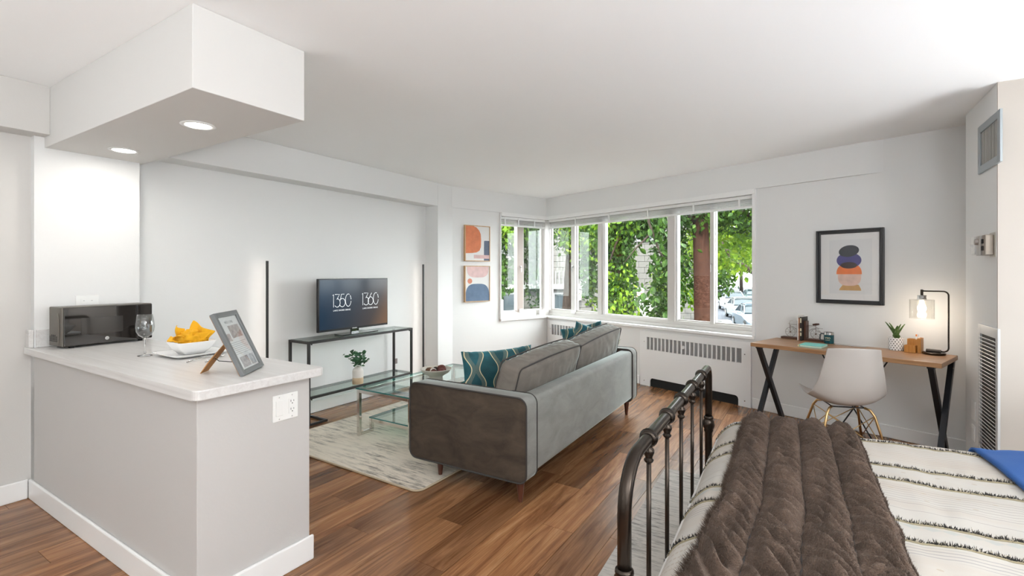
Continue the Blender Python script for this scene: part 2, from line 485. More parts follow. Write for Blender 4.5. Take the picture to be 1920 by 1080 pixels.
# corner post
MB().b2((-D1, -.02, ZS0), (-.03, D1, 2.135)).build('corner_post', M_frame, w1, bevel=.004)
def sash(root, a, b, z0, z1, fw, glass, sm, axis='s', off=0, depth=.03):
    mb = MB()
    y0, y1 = D0 + off, D0 + off + depth
    if axis == 's':
        frameboxes(mb, a, z0, b, z1, fw, y0, y1)
        s = mb.build('sash', sm, root, bevel=.002)
        p = MB().b2((a + fw, (y0 + y1) / 2 - .002, z0 + fw), (b - fw, (y0 + y1) / 2 + .002, z1 - fw)).build('pane', glass, s)
    else:
        def bb(p, q): mb.b2((-p[1], p[0], p[2]), (-q[1], q[0], q[2]))
        bb((a, y0, z0), (a + fw, y1, z1)); bb((b - fw, y0, z0), (b, y1, z1)); bb((a + fw, y0, z0), (b - fw, y1, z0 + fw)); bb((a + fw, y0, z1 - fw), (b - fw, y1, z1))
        s = mb.build('sash', sm, root, bevel=.002)
        p = MB().b2((-(y0 + y1) / 2 - .002, a + fw, z0 + fw), (-(y0 + y1) / 2 + .002, b - fw, z1 - fw)).build('pane', glass, s)
    return s
for a, b, fw, g, off in ((.00, .425, .022, G_win, .01), (.50, .925, .022, G_win, .03), (1.045, 2.0, .012, G_win, .02), (2.115, 2.53, .016, G_win, .02), (2.575, 3.02, .016, G_win, .02)):
    sash(w1, a - .01, b + .01, .80, 2.09, fw, g, M_frame, 's', off)
for a, b in ((.425, .50), (.925, .99), (2.0, 2.10), (2.53, 2.575)):
    MB().b2((a, D0 - .005, .79), (b, D1, 2.095)).build('mullion', M_frame, w1, bevel=.004)
MB().b2((.99, D0 + .012, .79), (1.045, D1 - .01, 2.095)).build('mullion', M_trim, w1, bevel=.004)
MB().b2((2.10, D0 + .012, .79), (2.125, D1 - .01, 2.095)).build('mullion', M_trim, w1, bevel=.004)
for x in (.462, 2.55):
    mb = MB(); mb.box((x, D0 - .012, 1.44), (.012, .018, .03)); mb.tube([(x, D0 - .02, 1.44), (x + .004, D0 - .035, 1.42), (x + .004, D0 - .03, 1.36)], .005, 6)
    mb.build('handle', M_steel, w1)
mb = MB(); mb.box((.478, D0 - .02, .80), (.05, .035, .05)); mb.build('latch', M_white, w1, bevel=.006)
sash(w2, -.86, -.50, .80, 2.09, .016, G_win, M_frame, 'n', .02)
sash(w2, -.415, -.03, .80, 2.09, .022, G_hazy, M_frame, 'n', .0)
MB().b2((-D1, -.515, .79), (-D0 + .006, -.405, 2.095)).build('mullion', M_frame2, w2, bevel=.004)
mb = MB(); mb.box((-D0 + .012, -.46, 1.44), (.018, .012, .03)); mb.tube([(-D0 + .02, -.46, 1.44), (-D0 + .035, -.456, 1.42), (-D0 + .03, -.456, 1.36)], .005, 6); mb.build('handle', M_steel, w2)
MB().box((-D0 + .02, -.46, .81), (.035, .05, .05)).build('latch', M_white, w2, bevel=.006)
# blinds, pulled up
def blind(name, label, root_rot, length, brackets, org, axis):
    t = thing(name, label, 'blind', org, root_rot, 'raised venetian blinds')
    def B(s0, s1, d0, d1, z0, z1, mb):
        mb.b2((s0, d0, z0), (s1, d1, z1))
    mb = MB(); B(0, length, .0, .045, 2.098, 2.132, mb); mb.build('headrail', M_white, t, bevel=.003)
    for i in range(6):
        z = 2.036 + i * .010
        MB().b2((.004, .004 + .001 * (i % 2), z), (length - .004, .046, z + .003)).build('slat', mat('blind_slat', (.88, .87, .86), .45), t)
    MB().b2((0, 0, 2.008), (length, .05, 2.03)).build('bottom_rail', M_white, t, bevel=.004)
    for x in brackets:
        mb = MB(); mb.b2((x - .009, -.006, 2.015), (x + .009, -.001, 2.125)); mb.b2((x - .009, -.006, 2.100), (x + .009, .02, 2.104)); mb.build('clip', M_white, t)
    return t
blind('venetian_blind', 'long raised white blind at the top of the wide window', -AZ, 3.0, (.55, 1.15, 1.75, 2.35, 2.86), wp(.025, .005), 's')
tb = blind('venetian_blind', 'short raised white blind at the top of the narrow window beside the pictures', R(90) - AZ, .83, (.08, .32, .62), wp(-.005, -.87), 'n')
mb = MB(); mb.tube([(.03, -.012, 2.12), (.03, -.014, 1.4), (.035, -.014, 1.3)], .0035, 6); mb.tube([(.05, -.012, 2.12), (.048, -.014, 1.3), (.04, -.014, .78)], .0045, 6)
tag(mb.build('blind_cord', M_white, loc=wp(0, 0), rot=(0, 0, -AZ)), 'white pull cord and wand hanging in the window corner', 'cord')

# ------------------------------------------------------------------ radiator covers
def radiator(label, s0, s1, ztop, v0, v1, nv, vz0, vz1, toe=None, knob=None):
    t = thing('radiator_cover', label, 'radiator cover', wp(s0, -.0), -AZ)
    L = s1 - s0; v0 -= s0; v1 -= s0; y0, y1 = -.02, -.001
    mb = MB()
    mb.b2((0, y0, vz1), (L, y1, ztop)); mb.b2((0, y0, vz0), (v0, y1, vz1)); mb.b2((v1, y0, vz0), (L, y1, vz1))
    if toe:
        a, b, h = toe[0] - s0, toe[1] - s0, toe[2]
        mb.b2((0, y0, h), (L, y1, vz0))
        r = .035
        mb.prism([(0, 0), (a, 0), (a, h - r)] + [(a + r - r * math.cos(R(q)), h - r + r * math.sin(R(q))) for q in (30, 60, 90)] + [(0, h)], y0, y1, f=lambda x, y, z: (x, z, y))
        mb.prism([(L, 0), (L, h), (b - r, h)] + [(b - r + r * math.sin(R(q)), h - r + r * math.cos(R(q))) for q in (30, 60, 90)] + [(b, 0)], y0, y1, f=lambda x, y, z: (x, z, y))
    else: mb.b2((0, y0, 0), (L, y1, vz0))
    p = mb.build('front_panel', M_radi, t)
    pit = (v1 - v0) / nv; bw = pit * .26
    for i in range(nv - 1):
        MB().b2((v0 + pit * (i + 1) - bw, y0, vz0), (v0 + pit * (i + 1), y1, vz1)).build('grille_bar', M_radi, t)
    mb = MB(); n = 16
    for i in range(n):
        z = vz0 + (vz1 - vz0) * (i + .2) / n
        mb.b2((v0, -.012, z), (v1, -.006, z + (vz1 - vz0) / n * .55))
    mb.build('mesh_louvres', mat('louvre_grey', (.42, .42, .42), .5), t)
    mb = MB(); mb.b2((v0, -.004, vz0), (v1, -.001, vz1)); mb.build('vent_backing', mat('vent_dark', (.28, .28, .28), .7), t)
    if toe: MB().b2((toe[0] - s0 - .0, -.005, 0.0), (toe[1] - s0, -.001, toe[2])).build('toe_recess', M_dark, t)
    for x, z in ((.06, .53), (L - .06, .53), (.06, .06), (L - .06, .06)):
        MB().lathe([(.007, 0), (.006, .003), (0, .004)], (x, y0, z), 8, rot=Matrix.Rotation(R(90), 3, 'X')).build('screw', M_steel, t)
    if knob:
        MB().lathe([(.012, 0), (.02, .008), (.02, .03), (0, .034)], (knob[0] - s0, y0, knob[1]), 12, rot=Matrix.Rotation(R(90), 3, 'X')).build('valve_knob', M_white, t, smooth=False)
    return t
radiator('white metal radiator cover with black toe opening under the wide window', 1.68, 3.012, .655, 1.776, 2.919, 22, .437, .585, (1.82, 2.886, .10), (2.27, .52))
radiator('white metal radiator cover half hidden behind the sofa in the window corner', .03, 1.05, .655, .115, .98, 15, .45, .60, None)

# ------------------------------------------------------------------ things on the right wall
XC = .912
t = thing('wall_vent', 'grey framed air vent high on the projecting wall', 'vent', (XC, 3.985, 2.13))
mb = MB()
for a, b in (((-.012, -.215, -.15), (0, -.17, .15)), ((-.012, .17, -.15), (0, .215, .15)), ((-.012, -.17, -.15), (0, .17, -.105)), ((-.012, -.17, .105), (0, .17, .15))): mb.b2(a, b)
mb.build('frame', mat('vent_frame', (.36, .40, .42), .35, .4), t, bevel=.002)
MB().b2((-.002, -.17, -.105), (-.0005, .17, .105)).build('vent_backing', mat('vent_shadow', (.04, .04, .04), .8), t)
for i in range(16):
    y = -.16 + i * .0213
    MB().box((-.0045, y, 0), (.002, .006 + .006 * ((i * 7) % 3) / 2, .208)).build('slat', mat('vent_slat', (.50, .49, .46), .4, .1), t)
t = thing('louvre_grille', 'tall white louvred return grille at the foot of the projecting wall', 'vent', (XC, 4.0, .62))
mb = MB()
for a, b in (((-.012, -.19, -.6), (0, -.15, .41)), ((-.012, .15, -.6), (0, .19, .41)), ((-.012, -.15, -.6), (0, .15, -.56)), ((-.012, -.15, .35), (0, .15, .41))): mb.b2(a, b)
mb.build('frame', mat('grille_frame', (.62, .63, .63), .4, .1), t, bevel=.002)
MB().b2((-.002, -.15, -.56), (-.0005, .15, .35)).build('vent_backing', mat('grille_shadow', (.10, .09, .08), .8), t)
me = MB().box((-.010, 0, 0), (.020, .298, .003), Matrix.Rotation(R(38), 3, 'Y')).mesh('slat'); me.materials.append(M_white)
for i in range(40):
    o = bpy.data.objects.new('slat', me); col.objects.link(o); o.parent = t; o.location = (0, 0, -.55 + i * .0225)
t = thing('thermostat', 'beige boxy thermostat with knobs on the projecting wall', 'thermostat', (XC, 3.97, 1.52))
MB().b2((-.004, -.075, -.075), (0, .02, .07)).build('back_plate', mat('thermo_plate', (.50, .47, .42), .3, .5), t)
MB().b2((-.04, -.055, -.062), (-.004, .012, .058)).build('switch_box', mat('thermo_side', (.32, .27, .22), .4, .3), t, bevel=.003)
for z in (.02, -.022): MB().b2((-.046, -.02, z - .012), (-.04, .004, z + .014)).build('rocker', M_dark, t)
MB().b2((-.045, .03, -.062), (-.004, .115, .058)).build('dial_box', mat('thermo_box', (.52, .50, .47), .4, .2), t, bevel=.003)
MB().lathe([(.020, 0), (.018, .014), (0, .016)], (-.045, .078, .022), 14, rot=Matrix.Rotation(R(-90), 3, 'Y')).build('dial', mat('thermo_dial', (.36, .32, .29), .35, .4), t)
def plate(name, label, cat, loc, rz, w=.075, h=.118, parts='switch', n=1):
    t = thing(name, label, cat, loc, rz)
    MB().b2((-w / 2, -.006, -h / 2), (w / 2, 0, h / 2)).build('cover_plate', M_white, t, bevel=.003)
    return t
t = plate('light_switch', 'white toggle switch plate left of the thermostat', 'switch', (XC, 4.345, 1.53), R(-90))
MB().box((0, -.012, .0), (.008, .016, .018)).build('toggle', M_white, t)
plate('blank_plate', 'blank white wall plate low beside the desk, the upper of two', 'outlet', (XC, 4.335, .44), R(-90), .09, .13)
t = plate('power_outlet', 'white power outlet low beside the desk, under a blank plate', 'outlet', (XC, 4.335, .29), R(-90), .075, .105)
MB().b2((-.017, -.008, -.035), (.017, -.006, .035)).build('socket_face', M_white, t)
# peninsula outlet
t = plate('switch_and_outlet', 'white double plate with rocker switch and sockets on the counter end', 'outlet', (-2.015, 1.305, .749), R(90), .122, .117)
mbx = MB(); mbx.b2((-.048, -.010, -.034), (-.014, -.006, .034)); mbx.build('rocker', M_white, t, bevel=.002)
s = MB().b2((.014, -.008, -.034), (.048, -.006, .034)).build('socket_face', M_white, t, bevel=.002)
for zz in (.018, -.018):
    for a in ((-.007, .004, .0016, .009), (.007, .004, .0016, .007), (0, -.007, .004, .004)):
        MB().box((.031 + a[0], -.0085, zz + a[1]), (a[2], .001, a[3])).build('socket_slot', M_dark, s)
for x in (-.031, .031):
    for z in (-.048, .048): MB().lathe([(.003, 0), (0, .002)], (x, -.006, z), 8, rot=Matrix.Rotation(R(90), 3, 'X')).build('screw', M_steel, t)
# outlet above the microwave
t = plate('power_outlet', 'white horizontal power outlet on the wall above the microwave', 'outlet', (-3.94, 1.188, 1.17), R(90), .118, .075)
MB().b2((-.034, -.009, -.017), (.034, -.006, .017)).build('socket_face', M_white, t)
for x in (-.02, .02): MB().box((x, -.0095, .004), (.008, .001, .0016)).build('socket_slot', M_dark, t)

# ------------------------------------------------------------------ kitchen counter
mb = MB()
poly = [(-3.999, .907), (-1.99, .907)] + arc(-1.99, .937, .03, -90, 0, 5) + [(-1.96, 1.44)] + arc(-1.99, 1.445, .03, 0, 90, 5) + [(-3.94, 1.475), (-3.94, .939), (-3.999, .939)]
mb.prism(poly, .866, .905)
t = tag(mb.build('countertop', M_count, bevel=.004), 'white laminate countertop with rounded corner on the half wall', 'countertop')
mb = MB(); mb.b2((-3.939, .945, .906), (-3.92, 1.47, 1.01)); mb.b2((-3.998, .915, .906), (-3.941, .938, 1.01))
tag(mb.build('backsplash', M_count, bevel=.003), 'low white laminate backsplash behind the microwave', 'backsplash')
# recessed lights in the soffit
M_led = mat('led_disc', (1, 1, 1), .4, emit=(1, .97, .9), es=22)
for i, (x, y, lb) in enumerate(((-2.667, 1.249, 'round recessed light near the free end of the soffit'), (-3.60, 1.262, 'round recessed light in the soffit, over the microwave'))):
    t = thing('recessed_light', lb, 'ceiling light', (x, y, 2.108), 0, 'recessed lights in the soffit')
    MB().lathe([(.056, -.001), (.078, -.001), (.080, -.004), (.060, -.007), (.056, -.001)], n=32).build('trim_ring', M_white, t, smooth=True)
    MB().lathe([(0, -.003), (.056, -.003), (.056, -.001), (0, -.001)], n=32).build('lens', M_led, t)
    lamp('recessed_light_beam', 'AREA', (x, y, 2.097), 1.1, (1, .96, .9), .11)
# microwave
mwx, mwy = -3.68, 1.0
a_ = math.atan2(-3.70 - -3.885, 1.52 - 1.02)      # front face turned slightly toward the camera
t = thing('microwave', 'black glossy countertop microwave oven in the counter corner', 'microwave', (-3.705, 1.005, .905), R(5))
# local: x = depth (front face at x=0, body toward -x), y = width
Wm, Hm, Dm = .47, .232, .176
M_mw = mat('microwave_case', (.17, .155, .135), .32, .7)
M_mwg = mat('microwave_glass', (.012, .010, .009), .04, 0, .9, coat=1)
mb = MB(); mb.b2((-Dm, 0, .012), (-.02, Wm, Hm + .012)); mb.build('case', M_mw, t, bevel=.006)
mb = MB(); mb.b2((-.02, 0, .012), (-.012, Wm, Hm + .012)); mb.build('front_frame', M_mw, t, bevel=.004)
d = MB().b2((-.012, .006, .016), (0, Wm * .80, Hm + .008)).build('door', M_mwg, t, bevel=.003)
MB().b2((0, .085, .075), (.0006, .30, .175)).build('door_window', mat('mw_window', (.035, .033, .031), .06, 0, .8, coat=.6), d)
c = MB().b2((-.012, Wm * .80 + .003, .016), (0, Wm - .004, Hm + .008)).build('control_panel', M_mwg, t, bevel=.003)
MB().lathe([(0, 0), (.0105, 0), (.0105, .0012), (0, .0014)], (0, .215, .042), 20, rot=Matrix.Rotation(R(90), 3, 'Y')).build('badge', mat('badge_silver', (.75, .75, .73), .25, .6), d)
text('GE', .011, M_dark, d, (.002, .215, .038), (R(90), 0, R(90)), 'badge_lettering', .0002)
mb = MB()
for r_ in range(5):
    for c_ in range(5):
        if r_ == 4 and c_ in (0, 4): continue
        mb.box((-.160 + c_ * .021, -.0006, .062 + r_ * .0085 - .02), (.013, .001, .0045))
mb.build('side_vent', M_dark, t)
MB().tube([(-.06, -.001, .205), (-.045, -.001, .17), (-.045, -.001, .06), (-.055, -.001, .03)], .0035, 6).build('side_groove', M_mw, t)
for x in (-.17, -.03):
    for y in (.05, Wm - .06): MB().lathe([(.012, 0), (.014, .013)], (x, y, 0), 10).build('foot', M_dark, t)
for x, y in ((-.15, .05), (-.07, .045), (-.16, .30), (-.1, .36)): MB().lathe([(0, Hm + .0125), (.004, Hm + .0125), (0, Hm + .013)], (x, y, 0), 8).build('top_screw', M_dark, t)
# wine glass
G_glassbowl = glass_thin('goblet_glass', (.93, .94, .94), 1.6, 1.6)
t = thing('wine_glass', 'empty clear wine glass standing in front of the microwave', 'glass', (-3.05, 1.163, .905))
MG = mat('real_glass', (1, 1, 1), .0, trans=1, ior=1.45)
MB().lathe([(0, .001), (.034, .001), (.035, .0025), (.012, .006), (.0045, .012), (.0035, .03), (.0035, .085), (.006, .095), (0, .098)], n=32).build('stem_and_foot', MG, t, smooth=True)
MB().lathe([(0, .096), (.012, .098), (.028, .110), (.040, .132), (.043, .155), (.040, .185), (.034, .222), (.0325, .222), (.0385, .185), (.0415, .155), (.0385, .133), (.027, .112), (.011, .1005), (0, .0995)], n=36).build('bowl', G_glassbowl, t, smooth=True)
# plate, bowl, napkin
t = thing('dinner_plate', 'square white plate under the white bowl', 'plate', (-2.885, 1.32, .905), 0)
def sq(u, v, half, z, p=9):
    a = 2 * math.pi * u
    c, s_ = math.cos(a), math.sin(a); r = half / ((abs(c) ** p + abs(s_) ** p) ** (1 / p))
    return Vector((c * r, s_ * r, z))
prof = [(.0, .004), (.08, .004), (.108, .006), (.140, .017), (.148, .020), (.146, .0155), (.115, .002), (.08, .001), (0, .001)]
mb = MB(); mb.grid(lambda u, v: sq(u, 0, max(prof[round(v * 8)][0], .0005), prof[round(v * 8)][1]), 48, 8, True); mb.build('plate_body', M_ceram, t, smooth=True)
t = thing('square_bowl', 'square white bowl on the plate, holding the yellow napkin', 'bowl', (-2.905, 1.325, .909), 0)
prof2 = [(.0, .008), (.045, .008), (.072, .035), (.092, .066), (.096, .070), (.096, .066), (.078, .032), (.050, .001), (.0, .001)]
mb = MB(); mb.grid(lambda u, v: sq(u, 0, max(prof2[round(v * 8)][0], .0005), prof2[round(v * 8)][1]), 48, 8, True); mb.build('bowl_body', M_ceram, t, smooth=True)
t = thing('cloth_napkin', 'mustard yellow cloth napkin folded in the white bowl', 'napkin', (-2.905, 1.325, .94), R(31.88))
M_nap = mat('mustard_cloth', (.83, .42, .012), .85, bump=.3, bscale=300, sheen=.2, var=.06, vscale=20)
def quadsheet(name, P, yf, nu=16, nv=14):
    def f(u, v):
        x = P[0][0] * (1 - u) * (1 - v) + P[1][0] * u * (1 - v) + P[2][0] * u * v + P[3][0] * (1 - u) * v
        z = P[0][1] * (1 - u) * (1 - v) + P[1][1] * u * (1 - v) + P[2][1] * u * v + P[3][1] * (1 - u) * v
        return Vector((x, yf(u, v), z))
    mb = MB(); mb.grid(f, nu, nv); return mb.build(name, M_nap, t, smooth=True, solid=.004, sub=1)
quadsheet('standing_fold', [(-.045, .025), (.075, .02), (.118, .088), (.0, .150)], lambda u, v: .02 - .05 * math.sin(u * 3.1) * (1 - .5 * v) + .016 * math.sin(u * 8 + v * 6) * (1 - v * .4))
mb = MB(); bmesh.ops.create_icosphere(mb.b, subdivisions=4, radius=1)
for v in mb.b.verts:
    q_ = v.co.copy(); n_ = nz(q_.x * 2.2, q_.y * 2.2, q_.z * 2.2 + 4); r_ = 1 + .45 * (.5 - abs(n_) * 2) + .10 * nz(q_.x * 6, q_.y * 6, q_.z * 6)
    v.co = Vector((q_.x * .066 * r_ + .012, q_.y * .045 * r_ - .005, q_.z * .048 * r_ + .048))
mb.build('crumpled_body', M_nap, t, smooth=True)
quadsheet('right_fold', [(.01, .03), (.06, .02), (.116, .086), (.035, .085)], lambda u, v: -.045 - .012 * math.sin(u * 5) + .035 * v)
quadsheet('left_point', [(-.095, .03), (-.02, .03), (-.03, .105), (-.075, .125)], lambda u, v: .0 - .03 * math.sin(u * 3.1) + .01 * math.sin(v * 6))
quadsheet('left_flap', [(-.055, .036), (-.045, .044), (-.118, .062), (-.120, .036)], lambda u, v: -.03 + .03 * u + .006 * math.sin(v * 8))
mb = MB(); mb.grid(lambda u, v: Vector((-.035 + .034 * math.cos(u * 5.0 + .6), -.052 + .03 * v, .052 + .017 * math.sin(u * 5.0 + .6) + .004 * v)), 20, 6); mb.build('rolled_loop', M_nap, t, smooth=True, solid=.004, sub=1)
# cutlery
def cutlery(name, label, loc, rz, fork):
    t = thing(name, label, name, loc, rz)
    mb = MB(); mb.tube([(0, 0, .004), (.06, 0, .006), (.11, 0, .010)], [.004, .003, .0025], 8); mb.build('handle', M_steel, t, smooth=True)
    if fork:
        mb = MB(); mb.box((.122, 0, .010), (.026, .020, .002))
        for k_ in range(4): mb.tube([(.133, -.0085 + k_ * .0057, .010), (.155, -.0085 + k_ * .0057, .011), (.172, -.0085 + k_ * .0057, .006)], .0012, 6)
        mb.build('tines', M_steel, t)
    else:
        MB().lathe([(0, 0), (.5, .0), (.9, .15), (1, .3)], (.137, 0, .004), 20).build('spoon_bowl', M_steel, t, smooth=True).scale = (.032, .02, .02)
    return t
cutlery('fork', 'silver fork on the counter beside the plate', (-2.63, 1.18, .905), R(120), True)
o = cutlery('spoon', 'silver spoon on the counter between plate and picture frame', (-2.565, 1.235, .905), R(122), False)
for c in o.children:
    if c.name.startswith('spoon_bowl'): c.location = (.137 * (1 - .032) - 0, 0, .004)
for c in o.children:
    if c.name.startswith('spoon_bowl'):
        me = c.data
        for v in me.vertices: v.co = Vector(((v.co.x - .137) * .024, v.co.y * .016, .004 + (v.co.z - .004) * .02))
        c.scale = (1, 1, 1); c.location = (.128, 0, .002)
# picture frame on the counter (leaning)
t = thing('tabletop_frame', 'leaning grey framed printed notice on the counter end', 'picture frame', (-2.145, 1.245, .905), rot=(0, 0, 0))
ang = math.atan2(1.341 - 1.149, -2.226 + 2.064)
# local x along the lower edge; y = backwards
t.rotation_euler = (0, 0, ang)
# front faces +X/+Y side: local -y direction
th = R(25)
def fr(x, h, n): return (x, h * math.sin(th) + n * math.cos(th), h * math.cos(th) - n * math.sin(th))
Wf, Hf = .235, .30
def slab(mb, x0, x1, h0, h1, n0, n1):
    c = [fr(x, h, n) for x in (x0, x1) for h in (h0, h1) for n in (n0, n1)]
    vs = [mb.b.verts.new(p) for p in c]
    for f_ in ((0, 1, 3, 2), (4, 6, 7, 5), (0, 4, 5, 1), (2, 3, 7, 6), (0, 2, 6, 4), (1, 5, 7, 3)): mb.b.faces.new([vs[i] for i in f_])
    return mb
mb = MB(); hw = Wf / 2; e = .022
slab(mb, -hw, -hw + e, .006, Hf, 0, .018); slab(mb, hw - e, hw, .006, Hf, 0, .018); slab(mb, -hw + e, hw - e, .006, .006 + e, 0, .018); slab(mb, -hw + e, hw - e, Hf - e, Hf, 0, .018)
mb.build('frame', mat('grey_frame', (.19, .20, .205), .35, .35), t, bevel=.001)
slab(MB(), -hw + e, hw - e, .006 + e, Hf - e, .009, .012).build('printed_sheet', mat('paper', (.80, .80, .79), .6), t)
slab(MB(), -hw + e, hw - e, .006 + e, Hf - e, .006, .0075).build('glazing', G_clear, t)
inkg = mat('ink_grey', (.45, .45, .45), .6)
sh = [c for c in t.children if c.name.startswith('printed_sheet')][0]
for (x0, x1, h0, h1, cc) in ((-.03, .075, .175, .235, (.42, .36, .34)), (-.08, -.045, .165, .20, (.45, .38, .36)), (-.06, .02, .035, .085, (.40, .36, .36)), (.03, .08, .035, .085, (.55, .54, .54))):
    slab(MB(), x0, x1, h0, h1, .0082, .009).build('printed_photo', mat('photo_%d' % int(cc[0] * 1000 + x0 * 1000), cc, .6, var=.35, vscale=60), sh)
mb = MB()
for i in range(7): slab(mb, -.078, .078 - .012 * (i % 3), .100 + i * .0088, .1025 + i * .0088, .0083, .009)
mb.build('printed_lines', inkg, sh)
text('WELCOME', .017, inkg, sh, fr(0, .246, .0082), (math.pi / 2 - th, 0, 0), 'heading', .0003)
slab(MB(), -hw + .004, hw - .004, .01, Hf - .004, .0185, .021).build('backing_board', mat('mdf_back', (.40, .20, .07), .7), t)
mb = MB()
zt = Hf * .62
p0 = Vector(fr(-.00, zt, .022)); foot = Vector((0, p0.y + .115, .0015))
for sx in (1,):
    top = [(-.022, p0.y, p0.z), (.022, p0.y, p0.z)]
pts = [(-.025, p0.y - .004, p0.z), (.025, p0.y - .004, p0.z), (.036, p0.y + .08, .055), (.036, foot.y, .002), (-.036, foot.y, .002), (-.036, p0.y + .08, .055)]
A = [mb.b.verts.new(p) for p in pts]; B = [mb.b.verts.new((p[0], p[1] + .003, p[2] + .001)) for p in pts]
mb.b.faces.new(A); mb.b.faces.new(B[::-1])
for i in range(6): mb.b.faces.new((A[i], A[(i + 1) % 6], B[(i + 1) % 6], B[i]))
mb.build('easel_strut', mat('mdf_back', (.40, .20, .07), .7), t)
MB().tube([(-.0, p0.y + .075, .066), (-.012, p0.y + .05, .052), (-.02, .055, .045)], .0018, 6).build('stay_cord', M_dark, t)

# ------------------------------------------------------------------ TV console, television, vase
t = thing('console_table', 'long black metal console table with two glass shelves under the television', 'console table', (-3.895, 3.30, 0))
X0, X1, Y0, Y1 = -.145, .145, -.65, .652
mb = MB()
q = .022
for y in (Y0, Y1 - q):
    for x in (X0, X1 - q): MB().b2((x, y, 0 if True else 0), (x + q, y + q, .745)).build('leg', M_black, t, bevel=.002)
for z in (.723, .235):
    for x in (X0, X1 - q): MB().b2((x, Y0 + q, z), (x + q, Y1 - q, z + q)).build('rail', M_black, t, bevel=.002)
    for y in (Y0, Y1 - q): MB().b2((X0 + q, y, z), (X1 - q, y + q, z + q)).build('rail', M_black, t, bevel=.002)
    MB().b2((X0 + .012, Y0 + .012, z + q - .003), (X1 - .012, Y1 - .012, z + q + .004)).build('glass_shelf', G_table, t)
for y0_, y1_ in ((Y0, Y0 + .2), (Y1 - .2, Y1)):
    mb = MB(); mb.b2((X0 + q, (Y0 if y0_ == Y0 else Y1 - q), 0), (X1 - q, (Y0 + q if y0_ == Y0 else Y1), .02))
    for x in (X0, X1 - q): mb.b2((x, y0_ + (q if y0_ == Y0 else 0), 0), (x + q, y1_ - (0 if y0_ == Y0 else q), .02))
    if y0_ == Y0: mb.b2((X0 + q, y1_ - q, 0), (X1 - q, y1_, .02))
    else: mb.b2((X0 + q, y0_, 0), (X1 - q, y0_ + q, .02))
    mb.build('sled_foot', M_black, t, bevel=.002)
for y in (Y0 + .04, Y1 - .04):
    for z in (.714, .226): MB().lathe([(.007, 0), (.007, .01)], (X1 - .011, y, z - .001), 8).build('bolt', M_black, t)
# television
t = thing('television', 'flat screen television on the glass console, showing two address logos', 'television', (-3.875, 3.262, .7505), R(1.5))
MB().b2((-.018, -.438, .048), (.012, .438, .546)).build('housing', mat('tv_shell', (.012, .012, .013), .25), t, bevel=.004)
M_scr, ts_, bs_ = nt('tv_screen'); k = NT(M_scr)
xyz = k.xyz(k.obj((1, 1, 1)))
g = k.m('ADD', k.m('MULTIPLY', xyz[1], 1.0), k.m('MULTIPLY', xyz[2], -.55))
g = k.m('MULTIPLY_ADD', g, 1.05, .62)
cr = k.ramp(g, [(.0, (.010, .030, .058)), (.45, (.030, .038, .050)), (.75, (.060, .052, .050)), (1.0, (.17, .10, .06))])
bs_.inputs['Base Color'].default_value = (.005, .005, .006, 1); bs_.inputs['Roughness'].default_value = .12; bs_.inputs['Specular IOR Level'].default_value = .2
k.l.new(cr, bs_.inputs['Emission Color']); bs_.inputs['Emission Strength'].default_value = .75
scr = MB().b2((.012, -.425, .068), (.0135, .428, .536)).build('screen', M_scr, t)
M_logo = mat('logo_white', (.5, .5, .5), .5, emit=(.62, .66, .68), es=.75)
def ribbon(pts, w, parent, name, x=.0142):
    mb = MB()
    P = [Vector((x, a, b)) for a, b in pts]; L_ = []
    for i, p in enumerate(P):
        d_ = (P[min(i + 1, len(P) - 1)] - P[max(i - 1, 0)]).normalized(); n_ = Vector((0, -d_.z, d_.y)) * w / 2
        L_.append((mb.b.verts.new(p + n_), mb.b.verts.new(p - n_)))
    for a, b in zip(L_, L_[1:]): mb.b.faces.new((a[0], a[1], b[1], b[0]))
    bmesh.ops.recalc_face_normals(mb.b, faces=mb.b.faces)
    return mb.build(name, M_logo, parent, solid=.0004)
def digit(ch, cy, cz, s, par):
    h = .128 * s; r = .030 * s * 1.05
    if ch == '1': return [[(cy - .012 * s, cz + h * .42), (cy, cz + h / 2), (cy, cz - h / 2)]]
    if ch == '3': return [[(cy - .028 * s, cz + h / 2), (cy + .028 * s, cz + h / 2), (cy - .004 * s, cz + .012 * s)] , [(cy + r * 1.15 * math.cos(R(a)), cz - .022 * s + r * 1.35 * math.sin(R(a))) for a in range(95, -150, -15)]]
    if ch == '5': return [[(cy + .025 * s, cz + h / 2), (cy - .012 * s, cz + h / 2), (cy - .024 * s, cz + .004 * s)], [(cy + r * 1.15 * math.cos(R(a)), cz - .022 * s + r * 1.35 * math.sin(R(a))) for a in range(140, -150, -15)]]
    if ch == '6': return [[(cy + .014 * s, cz + h / 2), (cy - .026 * s, cz - .002 * s)], [(cy + r * 1.15 * math.cos(R(a)), cz - .022 * s + r * 1.35 * math.sin(R(a))) for a in range(200, -165, -15)]]
    return [[(cy + .036 * s * math.cos(R(a)), cz + h / 2 * math.sin(R(a))) for a in range(-10, -300, -15)], [(cy + .036 * s * math.cos(R(a)), cz + h / 2 * math.sin(R(a))) for a in range(48, 5, -14)]]
for word, c0 in (('1350', -.165), ('1360', .195)):
    for i, ch in enumerate(word):
        y_ = c0 + (-.105, -.062, -.002, .070)[i]
        for st_ in digit(ch, y_, .335, .95, scr): ribbon(st_, .0042, scr, 'logo_stroke')
    text('LAKE SHORE DRIVE', .021, M_logo, scr, (.0142, c0 - .006, .235), (R(90), 0, R(90)), 'logo_lettering', .0002, space=1.15)
MB().b2((-.012, -.05, .008), (.006, .05, .05)).build('neck', mat('tv_neck', (.015, .016, .016), .08, coat=1), t, bevel=.004)
MB().prism([(-.06, -.20), (.085, -.23), (.085, .23), (-.06, .20)], 0, .010).build('stand_base', mat('tv_base', (.03, .035, .034), .08, coat=1), t, bevel=.002)
